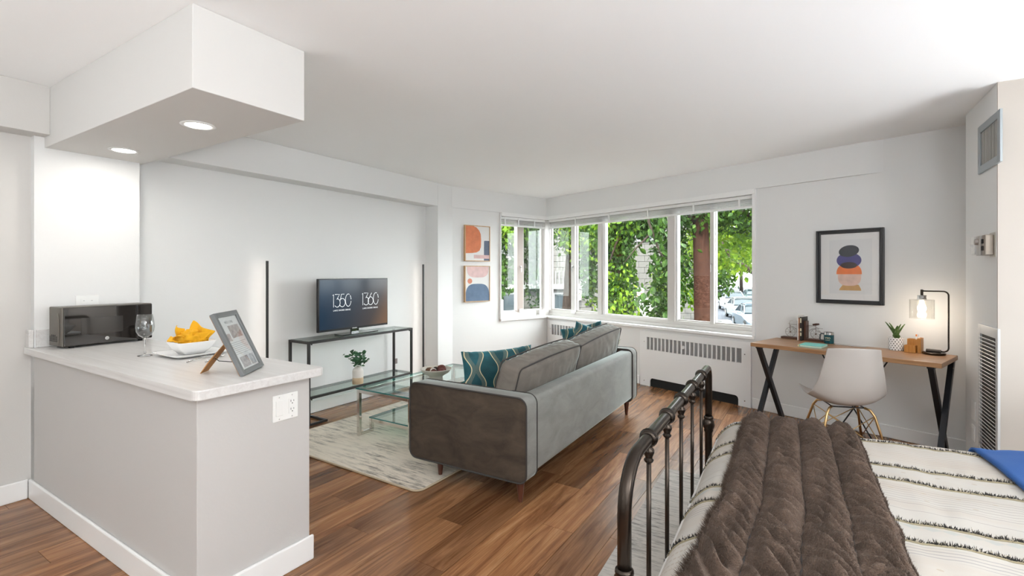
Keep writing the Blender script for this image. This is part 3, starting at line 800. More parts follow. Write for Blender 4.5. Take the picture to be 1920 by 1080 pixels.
MB().b2((.011, -.045, .052), (.0135, .015, .060)).build('badge', M_steel, t)
# vase with eucalyptus on the lower shelf
t = thing('vase', 'small two-tone ceramic vase on the lower glass shelf of the console', 'vase', (-3.80, 3.235, .2618))
M_vase, tv_, bv_ = nt('two_tone_ceramic'); k = NT(M_vase); z = k.xyz(k.obj())[2]
k.l.new(k.ramp(z, [(.0, (.58, .43, .27)), (.062, (.62, .47, .31)), (.064, (.72, .68, .63)), (1, (.76, .73, .69))]), bv_.inputs['Base Color']); bv_.inputs['Roughness'].default_value = .5
MB().lathe([(0, 0), (.050, 0), (.052, .004), (.052, .125), (.046, .145), (.030, .156), (.028, .165), (.024, .165), (.024, .15), (0, .14)], n=28).build('vase_body', M_vase, t, smooth=True, auto=True)
def leafmat(name, a, b, c, transl=.35):
    m = bpy.data.materials.new(name); m.use_nodes = True; t = m.node_tree; k = NT(m)
    b_ = t.nodes['Principled BSDF']; o = t.nodes['Material Output']
    n = k.noise(k.obj(), 2.3, 5, .6); n2 = k.noise(k.obj(), 23, 2)
    cc = k.ramp(k.m('ADD', k.m('MULTIPLY', n, .6), k.m('MULTIPLY', n2, .4)), [(.35, a), (.5, b), (.68, c)])
    k.l.new(cc, b_.inputs['Base Color']); b_.inputs['Roughness'].default_value = .5; b_.inputs['Specular IOR Level'].default_value = .12
    tr = t.nodes.new('ShaderNodeBsdfTranslucent'); k.l.new(k.mix(1, cc, (1.0, 1.0, .45), 'MULTIPLY'), tr.inputs[0])
    mx = t.nodes.new('ShaderNodeMixShader'); mx.inputs[0].default_value = transl
    t.links.new(b_.outputs[0], mx.inputs[1]); t.links.new(tr.outputs[0], mx.inputs[2]); t.links.new(mx.outputs[0], o.inputs[0])
    return m
M_euc = leafmat('eucalyptus_leaf', (.05, .13, .07), (.09, .20, .12), (.16, .30, .20), .2)
M_stem = mat('plant_stem', (.10, .15, .06), .6)
def leafshape(l, w, fold=.15, n=5):
    mb = MB(); L_ = []
    for i in range(n + 1):
        u = i / n; ww = w * math.sin(math.pi * min(1, u * .95 + .03)) ** .7
        L_.append((mb.b.verts.new((u * l, -ww / 2, fold * ww)), mb.b.verts.new((u * l, 0, 0)), mb.b.verts.new((u * l, ww / 2, fold * ww))))
    for a, b in zip(L_, L_[1:]):
        mb.b.faces.new((a[0], a[1], b[1], b[0])); mb.b.faces.new((a[1], a[2], b[2], b[1]))
    return mb
el = leafshape(.045, .026).mesh('leaf', True); el.materials.append(M_euc)
pt = thing('eucalyptus_stems', 'green eucalyptus sprigs standing in the small vase on the console', 'plant', (-3.80, 3.235, .42))
rnd = random.Random(3)
mb = MB()
for sx, sz, n_ in ((-.15, .17, 9), (-.10, .19, 8), (-.06, .16, 8), (-.01, .15, 9), (.03, .17, 10), (.06, .16, 9), (.11, .12, 8), (.14, .09, 5)):
    ctl = [Vector((rnd.uniform(-.03, .05) * (i / 6), sx * (i / 6) ** 1.2, -.02 + sz * (i / 6))) for i in range(7)]
    mb.tube(ctl, .0013, 5)
    for i in range(n_):
        u = .25 + .75 * (i + .5) / n_; j = min(5, int(u * 6)); p = ctl[j].lerp(ctl[j + 1], u * 6 - j)
        o = bpy.data.objects.new('leaf', el); col.objects.link(o); o.parent = pt; o.location = p
        o.rotation_euler = (rnd.uniform(-1, 1), rnd.uniform(-1.0, .3), rnd.uniform(0, 6.28)); s_ = rnd.uniform(.85, 1.5); o.scale = (s_,) * 3
mb.build('stems', M_stem, pt)
# corner floor lamps (upright bars)
for y, lb in ((2.416, 'slim black upright floor lamp against the wall, left of the television'), (4.381, 'slim black upright floor lamp in the wall niche, right of the television')):
    t = thing('floor_lamp', lb, 'lamp', (-3.985, y, 0), 0, 'slim upright lamps beside the television')
    MB().b2((-.008, -.008, .012), (.008, .008, 1.455)).build('pole', M_black, t)
    MB().lathe([(0, 0), (.045, 0), (.045, .010), (0, .012)], n=24).build('base', M_black, t)
    MB().b2((-.0095, -.005, .05), (-.0082, .005, 1.44)).build('light_strip', mat('led_strip', (1, .9, .8), .5, emit=(1, .86, .76), es=5), t)
tag(MB().b2((-4.099, 4.02, .30), (-4.092, 4.06, .36)).build('wall_socket', mat('taupe_plastic', (.25, .21, .20), .5), bevel=.002), 'small taupe wall socket behind the console table', 'outlet')

# ------------------------------------------------------------------ rug and coffee table
mb = MB(); poly = rrect(-3.66, 2.22, -2.03, 4.62, .05, 5)
t = thing('area_rug', 'cream and grey distressed rug under the glass coffee table', 'rug', (-2.845, 3.42, 0), R(-1))
poly = rrect(-.80, -1.20, .815, 1.2, .06, 5)
MB().prism(poly, .0005, .011).build('pile', M_rug, t, bevel=.003)
mb = MB(); mb.tube([(x, y, .007) for x, y in poly], .007, 6, close=True); mb.build('binding', mat('rug_binding', (.50, .40, .28), .8), t, smooth=True)
t = thing('coffee_table', 'chrome and glass coffee table with a low glass shelf on the cream rug', 'coffee table', (-2.885, 3.33, .0115))
q = .028; X0, X1, Y0, Y1, HT = -.30, .30, -.63, .62, .395
for y in (Y0, Y1 - q):
    for x in (X0, X1 - q): MB().b2((x, y, 0), (x + q, y + q, HT - .012)).build('leg', M_chrome, t, bevel=.003)
for y in (Y0, Y1 - q): MB().b2((X0 + q, y, HT - .012 - q), (X1 - q, y + q, HT - .012)).build('top_rail', M_chrome, t, bevel=.003)
for x in (X0, X1 - q):
    MB().b2((x, Y0 + q, HT - .012 - q), (x + q, Y1 - q, HT - .012)).build('top_rail', M_chrome, t, bevel=.003)
    mb = MB(); mb.b2((x, Y0 + q, 0), (x + q, Y0 + .16, q)); mb.b2((x, Y0 + .16 - q, q), (x + q, Y0 + .16, .085)); mb.b2((x, Y0 + .16 - q, .085), (x + q, Y1 - .16 + q, .085 + q)); mb.b2((x, Y1 - .16, q), (x + q, Y1 - .16 + q, .085)); mb.b2((x, Y1 - .16, 0), (x + q, Y1 - q, q))
    mb.build('lower_rail', M_chrome, t, bevel=.003)
MB().b2((X0 + q, Y0 + .16 - q, .085), (X1 - q, Y0 + .16, .085 + q)).build('lower_rail', M_chrome, t, bevel=.003)
for z, x0, x1, y0, y1 in ((HT - .011, X0 - .004, X1 + .004, Y0 - .004, Y1 + .004), (.085 + q + .001, X0 + .004, X1 - .004, Y0 + .13, Y1 - .13)):
    g_ = MB().b2((x0, y0, z), (x1, y1, z + .010)).build('glass_top' if z > .2 else 'glass_shelf', G_table, t)
    mb = MB(); e = .0022
    for a, b in (((x0 - e, y0 - e, z), (x1 + e, y0, z + .010)), ((x0 - e, y1, z), (x1 + e, y1 + e, z + .010)), ((x0 - e, y0, z), (x0, y1, z + .010)), ((x1, y0, z), (x1 + e, y1, z + .010))): mb.b2(a, b)
    mb.build('glass_edge', G_edge, g_)
# footed bowl with decorative balls
t = thing('footed_bowl', 'cream footed bowl on the glass coffee table, filled with decorative balls', 'bowl', (-2.80, 3.24, .4065))
M_bowl = mat('cream_stoneware', (.60, .57, .50), .55, var=.10, vscale=12)
MB().lathe([(0, 0), (.060, 0), (.064, .004), (.058, .040), (.072, .052), (.112, .075), (.134, .103), (.137, .108), (.132, .110), (.124, .098), (.09, .070), (0, .055)], n=40).build('bowl_body', M_bowl, t, smooth=True)
cols = [((.14, .045, .035), 'dark red'), ((.72, .70, .66), 'white'), ((.12, .06, .03), 'brown'), ((.16, .05, .045), 'dark red'), ((.38, .24, .14), 'tan'), ((.05, .035, .03), 'black brown'), ((.13, .05, .04), 'dark red')]
for i, ((x, y), r_) in enumerate(zip(((.035, .045), (-.01, -.03), (-.055, -.045), (.07, .0), (-.075, .0), (-.04, .04), (.028, -.062)), (.040, .034, .030, .033, .024, .028, .028))):
    mb = MB(); bmesh.ops.create_icosphere(mb.b, subdivisions=3, radius=r_)
    for v in mb.b.verts: v.co *= 1 + .10 * nz(*(v.co * 90)) + .03 * nz(*(v.co * 220))
    c_, nm = cols[i]
    place = ('at the back', 'in front', 'at the front left', 'at the right', 'at the far left', 'at the back left', 'at the front right')[i]
    tag(mb.build('decorative_ball', mat('ball_%d' % i, c_, .8, var=.4, vscale=60), smooth=True, loc=(-2.80 + x * .85 + y * .0, 3.24 + y * .9 , .4065 + .075 + (.012 if i == 0 else 0) + .35 * math.hypot(x, y) * .5)), '%s textured decorative ball %s of the cream bowl' % (nm, place.replace('at', 'lying at')), 'ornament', 'decorative balls in the footed bowl')

# ------------------------------------------------------------------ sofa
SR = R(1.3)
sofa = thing('sofa', 'grey velvet two-seat sofa with dark tapered legs, seen from behind', 'sofa', (-1.858, 3.481, 0), SR)
HX, HY = .445, 1.10           # half depth, half length ; back is +x, near arm is -y
def rarm(y0, y1, name):
    mb = MB(); mb.prism(rrect(-HX, .13, HX, .628, .055, 6), y0, y1, f=lambda x, y, z: (x, z, y))
    o = mb.build(name, M_velvet, sofa, bevel=.012, seg=3, smooth=True)
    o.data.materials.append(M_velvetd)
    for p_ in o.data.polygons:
        if abs(p_.normal.y) > .9: p_.material_index = 1            # shade of the end panels is put into their colour
    for yy in (y0, y1):
        mb = MB(); pts = rrect(-HX + .002, .132, HX - .002, .626, .055, 6); mb.tube([(x, yy, z) for x, z in pts], .0055, 6, close=True); mb.build('piping', M_pipe, o, smooth=True)
    return o
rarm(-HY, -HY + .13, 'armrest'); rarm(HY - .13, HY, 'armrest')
mb = MB(); mb.prism(rrect(HX - .135, .16, HX - .008, .612, .03, 4), -HY + .13, HY - .13, f=lambda x, y, z: (x, z, y)); bk = mb.build('backrest', M_velvet, sofa, smooth=True, bevel=.006)
mb = MB(); mb.b2((-HX + .02, -HY + .13, .16), (HX - .135, HY - .13, .31)); mb.build('seat_base', M_velvet, sofa, bevel=.01)
def cushion(w, d, h, name, parent, loc, rot, m, bulge=.02, wr=.006, seed=0, pipe=M_pipe, taper=0):
    # box cushion centred at origin: x=thickness(d) y=width(w) z=height(h)
    mb = MB(); bmesh.ops.create_cube(mb.b, size=1)
    bmesh.ops.subdivide_edges(mb.b, edges=mb.b.edges, cuts=35, use_grid_fill=True)
    for v in mb.b.verts:
        x, y, z = v.co.x * 2, v.co.y * 2, v.co.z * 2
        P = Vector((x * d / 2, y * w / 2, z * h / 2)); r_ = .035
        Q = Vector((max(-d / 2 + r_, min(d / 2 - r_, P.x)), max(-w / 2 + r_, min(w / 2 - r_, P.y)), max(-h / 2 + r_, min(h / 2 - r_, P.z))))
        dd = P - Q
        if dd.length > 1e-6: P = Q + dd.normalized() * min(r_, dd.length * 1.0)
        fx = (1 - y * y) * (1 - z * z); P.x += bulge * fx * (1 if x > 0 else -1) * (abs(x) ** 2)
        P.z += bulge * .9 * (1 - y * y) * (1 - x * x * .6) * (1 if z > 0 else -.3) * (z * z)
        P.y += bulge * .3 * (1 - z * z) * (1 if y > 0 else -1) * (y * y)
        wv = nz(y * w * 22 + seed, z * 2.0 + x * 2.5 + y * w * 4, seed) + .5 * nz(y * w * 45, z * 3, seed + 3)
        P += Vector((x, 0, z)).normalized() * wr * wv * (1.0 if max(abs(x), abs(z)) > .9 else .4) if (x or z) else Vector()
        v.co = P
    o = mb.build(name, m, parent, smooth=True, loc=loc, rot=rot)
    if pipe:
        for sx in (-1, 1):
            pts = []
            for a, b in rrect(-w / 2 + .004, -h / 2 + .004, w / 2 - .004, h / 2 - .004, .03, 4):
                pts.append((a, b))
            full = []
            n_ = len(pts)
            for i in range(n_):
                p, q_ = pts[i], pts[(i + 1) % n_]
                L_ = math.hypot(q_[0] - p[0], q_[1] - p[1]); kk = max(1, int(L_ / .03))
                for j in range(kk): full.append((p[0] + (q_[0] - p[0]) * j / kk, p[1] + (q_[1] - p[1]) * j / kk))
            mb = MB(); mb.tube([(sx * (d / 2 - .004 ), a, b + bulge * .5 * (1 - (2 * a / w) ** 2) * (1 if b > 0 else 0) * (2 * b / h) ** 2 + .002 * (1 if b > 0 else -1)) for a, b in full], .005, 6, close=True)
            mb.build('piping', pipe, o, smooth=True)
    return o
CWd = (2 * HY - .26) / 2
for i in (0, 1):
    yc = -HY + .13 + CWd * (i + .5)
    cushion(CWd - .004, .60, .14, 'seat_cushion', sofa, (-.14, yc, .385), (0, 0, 0), M_velvet, .012, .002, i * 9)
M_velvetc = velvet('grey_velvet_cushion', (.17, .15, .128), .2)
cushion(CWd - .01, .15, .36, 'back_cushion', sofa, (.215, -HY + .13 + CWd * .5, .625), (R(2), R(16), R(0)), M_velvetc, .028, .007, 5)
cushion(CWd - .01, .15, .36, 'back_cushion', sofa, (.215, -HY + .13 + CWd * 1.5, .645), (R(4), R(14), R(-1)), M_velvetc, .028, .007, 15)
for x, y in ((HX - .075, -HY + .06), (-HX + .18, -HY + .1), (HX - .07, HY - .10), (-HX + .18, HY - .1)):
    lz = .0115 if x < 0 else 0
    MB().lathe([(0, lz), (.012, lz), (.013, lz + .004), (.026, .135), (0, .135)], (x, y, 0), 16).build('leg', M_legw, sofa, smooth=True, auto=True)
# teal pillows
M_teal, tt_, bt_ = nt('teal_feather_fabric'); k = NT(M_teal)
v = k.obj(); X_, Y_, Z_ = k.xyz(v)
P_ = .095
s_ = k.m('MULTIPLY', k.m('SINE', k.m('MULTIPLY', Z_, 30.0)), .020)
tt = k.m('PINGPONG', k.m('ADD', X_, 2.0), P_)
dline = k.m('SUBTRACT', k.m('SUBTRACT', tt, P_ / 2), s_)
adl = k.m('ABSOLUTE', dline)
line = k.m('LESS_THAN', adl, .0032)
fe = k.m('SINE', k.m('MULTIPLY', k.m('ADD', Z_, k.m('MULTIPLY', k.m('POWER', adl, .75), .9)), 620.0))
fe = k.m('MULTIPLY', k.m('GREATER_THAN', fe, .55), k.m('MULTIPLY', k.m('LESS_THAN', adl, .032), k.m('GREATER_THAN', dline, -.0)))
fe2 = k.m('SINE', k.m('MULTIPLY', k.m('ADD', Z_, k.m('MULTIPLY', adl, -.8)), 520.0))
fe2 = k.m('MULTIPLY', k.m('GREATER_THAN', fe2, .7), .35)
nn = k.noise(k.obj(), 9, 4)
basec = k.ramp(nn, [(.3, (.006, .050, .062)), (.55, (.010, .085, .105)), (.75, (.012, .15, .20))])
cc = k.mix(k.m('MULTIPLY', fe2, .5), basec, (.05, .16, .16))
cc = k.mix(k.m('MULTIPLY', fe, .6), cc, (.45, .42, .28))
cc = k.mix(line, cc, (.68, .58, .36))
k.l.new(cc, bt_.inputs['Base Color']); bt_.inputs['Roughness'].default_value = .75
bt_.inputs['Sheen Weight'].default_value = .4; bt_.inputs['Sheen Tint'].default_value = (.2, .7, .8, 1)
def pillow(name, label, w, h, th_, m, loc, rot, group=None, seed=0, cat='pillow', tassel=None):
    n = 30
    mb = MB(); F = {}
    for side in (1, -1):
        for i in range(n + 1):
            for j in range(n + 1):
                if (i in (0, n) or j in (0, n)) and side == -1: F[(side, i, j)] = F[(1, i, j)]; continue
                u, v = 2 * i / n - 1, 2 * j / n - 1
                cu = 1 - .055 * (1 - v * v); cv = 1 - .09 * (1 - u * u)
                x_ = w / 2 * u * cu; z_ = h / 2 * v * cv
                hh = th_ / 2 * (max(0, (1 - u ** 2) * (1 - v ** 2)) ** .42)
                hh *= 1 + .10 * nz(u * 3 + seed, v * 3, seed)
                z_ += .006 * nz(u * 9, v * 2, seed) ; 
                F[(side, i, j)] = mb.b.verts.new((x_, side * hh, z_))
    for side in (1, -1):
        for i in range(n):
            for j in range(n):
                q_ = [F[(side, i, j)], F[(side, i + 1, j)], F[(side, i + 1, j + 1)], F[(side, i, j + 1)]]
                if side == 1: q_.reverse()
                mb.b.faces.new(q_)
    o = mb.build(name, m, smooth=True, loc=loc, rot=rot)
    tag(o, label, cat, group)
    return o
p1 = pillow('lumbar_pillow', 'teal pillow with gold feather lines leaning on the near sofa arm', .56, .36, .13, M_teal, (-1.895, 2.87, .635), (R(-6), R(-1), R(60)), 'teal feather pillows on the sofa', 2)
pillow('throw_pillow', 'teal feather pillow at the far end of the sofa, nearer the backrest', .38, .40, .12, M_teal, (-1.79, 4.28, .650), (R(-8), R(16), R(34)), 'teal feather pillows on the sofa', 5)
pillow('throw_pillow', 'teal feather pillow at the far end of the sofa, behind another pillow', .42, .40, .12, M_teal, (-1.90, 4.40, .645), (R(-10), R(-14), R(12)), 'teal feather pillows on the sofa', 9)

# potted plant behind the sofa
t = thing('potted_plant', 'leafy green plant just showing behind the far end of the sofa', 'plant', (-1.90, 5.05, 0))
MB().lathe([(0, 0), (.10, 0), (.13, .42), (.12, .42), (.09, .36), (0, .36)], n=24).build('pot', M_ceram, t, smooth=True, auto=True)
M_fern = leafmat('bright_leaf', (.14, .32, .08), (.26, .50, .16), (.40, .62, .26), .3)
lf = leafshape(.30, .035, .2, 6)
for v in lf.b.verts: v.co.z -= (v.co.x / .30) ** 2 * .08
lf = lf.mesh('leaf', True); lf.materials.append(M_fern)
for i in range(26):
    o = bpy.data.objects.new('leaf', lf); col.objects.link(o); o.parent = t; o.location = (random.uniform(-.04, .04), random.uniform(-.04, .04), .36)
    o.rotation_euler = (0, -R(random.uniform(48, 85)), random.uniform(0, 6.28)); o.scale = (random.uniform(.8, 1.1),) * 3

# ------------------------------------------------------------------ wall art
def canvas(label, s0, s1, z0, z1, shapes, name='framed_print'):
    # on the art wall: local x along -N (towards camera-left), faces +s
    t = thing(name, label, 'picture', wp(0.0, -(s0 + s1) / 2, (z0 + z1) / 2), R(90) - AZ, 'abstract prints left of the window')
    w, h = s1 - s0, z1 - z0
    mb = MB(); frameboxes(mb, -w / 2, -h / 2, w / 2, h / 2, .010, -.038, -.001); mb.build('frame', M_oakf, t)
    MB().b2((-w / 2 + .01, -.030, -h / 2 + .01), (w / 2 - .01, -.004, h / 2 - .01)).build('canvas', mat('canvas_white', (.74, .73, .71), .8), t)
    for i, (poly, c_) in enumerate(shapes):
        mb = MB(); mb.prism([(a * (w - .02) - (w - .02) / 2, b * (h - .02) - (h - .02) / 2) for a, b in poly], -.0308 - .0003 * i, -.030, f=lambda x, y, z: (x, z, y))
        mb.build('painted_shape', mat('paint_%s_%d' % (label[:6], i), c_, .85, var=.10, vscale=15), t)
def hump(x0, x1, y0, y1, p=3.5, n=20, flip=False):
    cx_, rx = (x0 + x1) / 2, (x1 - x0) / 2
    pts = []
    for i in range(n + 1):
        a = math.pi * i / n; c_, s2 = math.cos(a), math.sin(a)
        pts.append((cx_ + rx * (abs(c_) ** (2 / p)) * (1 if c_ > 0 else -1), y0 + (y1 - y0) * (abs(s2) ** (2 / p))))
    return [(a, y1 + y0 - b) for a, b in pts][::-1] if flip else pts
orange = [(0, 1), (.34, 1), (.45, .97), (.57, .88), (.63, .78), (.65, .6), (.64, .4), (.58, .29), (.45, .235), (.25, .215), (0, .205)][::-1]
canvas('upper abstract print with a big orange shape, left of the window', 1.075, 1.475, 1.505, 1.976,
       [(orange, (.66, .22, .11)), ([(.77, 0), (1, 0), (1, .59), (.80, .59), (.775, .57)], (.13, .16, .22)), ([(.35, .06), (1, .06), (1, .165), (.35, .165)], (.66, .46, .44))])
canvas('lower abstract print with a slate blue dome, left of the window', 1.075, 1.475, .972, 1.446,
       [(hump(.0, 1, 0, .50, 3.4), (.13, .19, .28)), (hump(.06, .97, .68, 1.0, 3.2, flip=True), (.70, .50, .48)), ([(.18 + .095 * math.cos(R(a)), .58 + .075 * math.sin(R(a))) for a in range(0, 360, 18)], (.66, .27, .18))])
t = thing('framed_picture', 'black framed print of stacked coloured stones above the desk', 'picture', wp(3.85, 0, 1.405), -AZ)
w, h = .50, .645
mb = MB(); frameboxes(mb, -w / 2, -h / 2, w / 2, h / 2, .034, -.022, -.001); frameboxes(mb, -w / 2 + .0, -h / 2, w / 2, h / 2, .016, -.034, -.022); mb.build('frame', mat('black_frame', (.018, .018, .020), .3, coat=.3), t, bevel=.003)
MB().b2((-.22, -.012, -.29), (.22, -.003, .29)).build('mat_board', mat('mat_board', (.74, .73, .72), .8), t)
MB().b2((-.15, -.0128, -.235), (.165, -.012, .235)).build('print_sheet', mat('print_sheet', (.68, .68, .68), .8), t)
def ell(cx_, cz_, rx, rz_, a0=0, a1=360, n=28, tilt=0):
    return [(cx_ + rx * math.cos(R(a0 + (a1 - a0) * i / n)), cz_ + rz_ * math.sin(R(a0 + (a1 - a0) * i / n)) + tilt * rx * math.cos(R(a0 + (a1 - a0) * i / n))) for i in range(n)]
shp = [([(-.075, -.205), (.088, -.205)] + [(.086, -.19), (.070, -.155), (-.045, -.155), (-.07, -.19)], (.55, .32, .12)),
       (hump(-.085, .088, -.165, -.065, 3, flip=True), (.70, .50, .42)),
       (hump(-.095, .093, -.065, .03, 2.4), (.80, .20, .05)),
       (ell(-.002, .055, .092, .068), (.060, .055, .22)), (ell(-.002, .012, .062, .028), (.035, .016, .02)),
       (ell(-.002, .135, .075, .050, tilt=.10), (.022, .028, .042))]
for i, (poly, c_) in enumerate(shp):
    mb = MB(); mb.prism(poly, -.0132 - .0003 * i, -.0128, f=lambda x, y, z: (x, z, y)); mb.build('painted_stone', mat('stone_paint_%d' % i, c_, .8, var=.12, vscale=20), t)
MB().b2((-.216, -.018, -.288), (.216, -.0165, .288)).build('glazing', glass_thin('picture_glass', (1, 1, 1), .8), t)

# ------------------------------------------------------------------ desk and what stands on it
t = thing('desk', 'wooden desk with black crossed metal legs under the framed picture', 'desk', wp(3.30, -.64), -AZ)
DW, DD = 1.265, .52
MB().b2((0, 0, .712), (DW, DD, .745)).build('desktop', M_desk, t, bevel=.003)
M_legs = mat('desk_steel', (.028, .03, .034), .35, .5)
def bar(mb, a, b, w, d_):                           # flat bar in the plane x=const from a to b (y,z)
    (x, y0, z0), (x1, y1, z1) = a, b
    dv = Vector((0, y1 - y0, z1 - z0)); n_ = Vector((0, -dv.z, dv.y)).normalized() * w / 2
    sgn = 1 / abs(dv.normalized().z) if abs(dv.z) > 1e-6 else 1
    hy = w / 2 * sgn
    v = []
    for xx in (x - d_ / 2, x + d_ / 2): v += [mb.b.verts.new((xx, y0 - hy, z0)), mb.b.verts.new((xx, y0 + hy, z0)), mb.b.verts.new((xx, y1 + hy, z1)), mb.b.verts.new((xx, y1 - hy, z1))]
    for f_ in ((3, 2, 1, 0), (4, 5, 6, 7), (0, 1, 5, 4), (1, 2, 6, 5), (2, 3, 7, 6), (3, 0, 4, 7)): mb.b.faces.new([v[i] for i in f_])
    return mb
for x in (.06, DW - .06):
    bar(MB(), (x, .03, .711), (x, DD - .02, 0), .040, .032).build('leg', M_legs, t)
    bar(MB(), (x - .0321 if x < .5 else x + .0321, DD - .03, .711), (x - .0321 if x < .5 else x + .0321, .04, 0), .040, .032).build('leg', M_legs, t)
    MB().b2((x - .02, .01, .7), (x + .02, DD - .01, .7115)).build('mounting_plate', M_legs, t)
for sx in (1, -1):
    mb = MB(); mb.tube([(DW / 2 + sx * .26, DD - .07, .705), (DW / 2 - sx * .12, DD - .07 - .02 * sx, .004)], .0055, 6); mb.build('brace', M_legs, t)
MB().lathe([(0, 0), (.006, 0), (.006, .004), (0, .004)], (DW - .013, DD - .09, .66), 10, rot=Matrix.Rotation(R(90), 3, 'Y')).build('bolt', M_steel, t)
def dp(s, d, z=.745): return wp(s, d, z)
# grommet
g = MB(); g.prism(rrect(-.11, -.03, .11, .03, .012), 0, .004); tag(g.build('cable_grommet', M_steel, loc=dp(3.91, -.19), rot=(0, 0, -AZ), bevel=.001), 'flat silver cable plate set in the desktop behind the chair', 'cable cover')
# bicycle bookends
def bicycle_end(label, s, d, front):
    t = thing('bookend', label, 'bookend', dp(s, -.10), -AZ, 'bicycle bookends on the desk')
    sg = -1 if front else 1          # which way the base runs from the upright
    MB().b2((0, -.035, 0), (sg * .155, .035, .018)).build('base', M_walnut, t, bevel=.002)
    MB().b2((0, -.035, 0.018), (sg * .016, .035, .175)).build('upright', M_walnut, t, bevel=.002)
    M_rust = mat('rusty_wire', (.16, .11, .08), .5, .6)
    cx_ = sg * .085; r_ = .042; cz_ = .018 + r_ + .002
    mb = MB(); mb.tube([(cx_ + r_ * math.cos(a), 0, cz_ + r_ * math.sin(a)) for a in [2 * math.pi * i / 28 for i in range(28)]], .0014, 6, close=True)
    for i in range(8):
        a = math.pi * i / 4; mb.tube([(cx_, 0, cz_), (cx_ + r_ * math.cos(a), 0, cz_ + r_ * math.sin(a))], .0007, 4)
    mb.lathe([(0, -.004), (.006, -.004), (.006, .004), (0, .004)], (cx_, 0, cz_), 8, rot=Matrix.Rotation(R(90), 3, 'X'))
    mb.build('wheel', M_rust, t)
    mb = MB(); mb.tube([(cx_ + (r_ + .012) * math.cos(R(a)), 0, cz_ + (r_ + .012) * math.sin(R(a))) for a in (range(95, -5, -12) if front else range(60, 175, 12))], .0012, 5); mb.build('mudguard', M_rust, t)
    if front:
        mb = MB(); mb.tube([(cx_, 0, cz_), (cx_ - .004, 0, .125), (cx_ - .010, 0, .145)], .0016, 5); mb.tube([(cx_ - .004, 0, .132), (-.016, 0, .134)], .0014, 5); mb.tube([(cx_ - .004, 0, .122), (-.016, 0, .085)], .0014, 5)
        mb.build('frame_tubes', M_rust, t)
        mb = MB(); mb.tube([(cx_ - .02, 0, .138), (cx_ - .008, 0, .135), (cx_ - .002, 0, .165), (cx_ + .022, 0, .168)], .0018, 6); mb.build('handlebar', mat('pale_wire', (.6, .55, .48), .4, .5), t)
    else:
        mb = MB(); mb.tube([(cx_, 0, cz_), (cx_, 0, .142)], .0016, 5); mb.tube([(.016, 0, .134), (cx_, 0, .132)], .0014, 5); mb.tube([(.016, 0, .085), (cx_, 0, .112)], .0014, 5); mb.tube([(cx_, 0, .118), (cx_ + .055, 0, .114)], .0012, 5); mb.tube([(cx_, 0, cz_ + .03), (cx_ + .06, 0, cz_ + .012)], .0016, 5)
        mb.build('frame_tubes', M_rust, t)
        MB().lathe([(0, -.028), (.008, -.024), (.010, .0), (.007, .026), (0, .028)], (cx_, 0, .148), 10, rot=Matrix.Rotation(R(80), 3, 'Y')).build('saddle', M_walnut, t, smooth=True)
bicycle_end('left wooden bookend with the front half of a wire bicycle', 3.497, -.16, True)
bicycle_end('right wooden bookend with the saddle half of a wire bicycle', 3.538, -.16, False)
def book(label, s, w, h, m, m2=None):
    t = thing('book', label, 'book', dp(s, -.10), -AZ, 'upright books between the bicycle bookends')
    MB().b2((-w / 2, -.075, 0), (w / 2, .06, h)).build('cover', m, t, bevel=.001)
    MB().b2((-w / 2 + .0015, -.07, .003), (w / 2 - .0015, .062, h + .0006)).build('pages', mat('pages', (.8, .78, .7), .8), t)
    if m2:
        for z0, z1 in ((.2, .34), (.40, .52), (.75, .95)): MB().b2((-w / 2 + .002, -.0756, h * z0), (w / 2 - .002, -.0745, h * z1)).build('spine_print', m2, t)
book('thin white book, leftmost between the bookends', 3.5035, .008, .225, mat('book_white', (.8, .79, .76), .6))
book('brown and copper book in the middle between the bookends', 3.5135, .010, .205, mat('book_copper', (.25, .10, .05), .5), mat('book_copper2', (.5, .25, .13), .4))
book('black book with pale spine lettering, rightmost between the bookends', 3.528, .016, .212, mat('book_black', (.03, .025, .022), .5), mat('book_spine', (.62, .57, .42), .5))
# mug
t = thing('travel_mug', 'dark teal mug with steel rim standing on the desk', 'mug', dp(3.745, -.16), -AZ)
MB().lathe([(0, 0), (.034, 0), (.037, .004), (.0375, .07), (.0375, .074)], n=32).build('body', mat('mug_teal', (.008, .075, .095), .35), t, smooth=True, auto=True)
MB().lathe([(.0375, .074), (.0375, .095), (.0355, .096), (.035, .01), (0, .008)], n=32).build('steel_rim', M_steel, t, smooth=True, auto=True)
MB().lathe([(.0355, .090), (.030, .098), (0, .099)], n=32).build('lid', glass_thin('mug_lid', (.8, .82, .82), 2), t, smooth=True)
MB().tube([(-.036, 0, .078), (-.058, -.004, .078), (-.066, -.005, .070), (-.066, -.005, .03), (-.060, -.004, .02), (-.036, 0, .018)], .0045, 8).build('handle', mat('mug_handle', (.03, .05, .06), .4), t, smooth=True)
text('YSO', .022, mat('mug_print', (.75, .68, .45), .4), t, (0.003, -.0378, .040), (R(90), 0, 0), 'mug_lettering', .0003)
mb = MB(); mb.b2((-.016, -.0382, .028), (.02, -.037, .0305)); mb.build('mug_underline', mat('mug_print', (.75, .68, .45), .4), t)
# notebook
t = thing('notebook', 'turquoise notebook with pale pages lying on the desk', 'book', dp(3.655, -.56), -AZ + R(6))
MB().b2((0, 0, 0), (.165, .20, .003)).build('back_cover', mat('notebook_cover', (.22, .68, .62), .5), t)
MB().b2((.012, .004, .003), (.162, .196, .012)).build('pages', mat('pages_cream', (.78, .74, .62), .8), t)
MB().b2((0, 0, .012), (.165, .20, .015)).build('front_cover', mat('notebook_cover', (.22, .68, .62), .5), t)
MB().tube([(0, 0.0, .0075), (0, .20, .0075)], .0078, 8).build('spine_binding', mat('notebook_spine', (.66, .58, .33), .5), t)
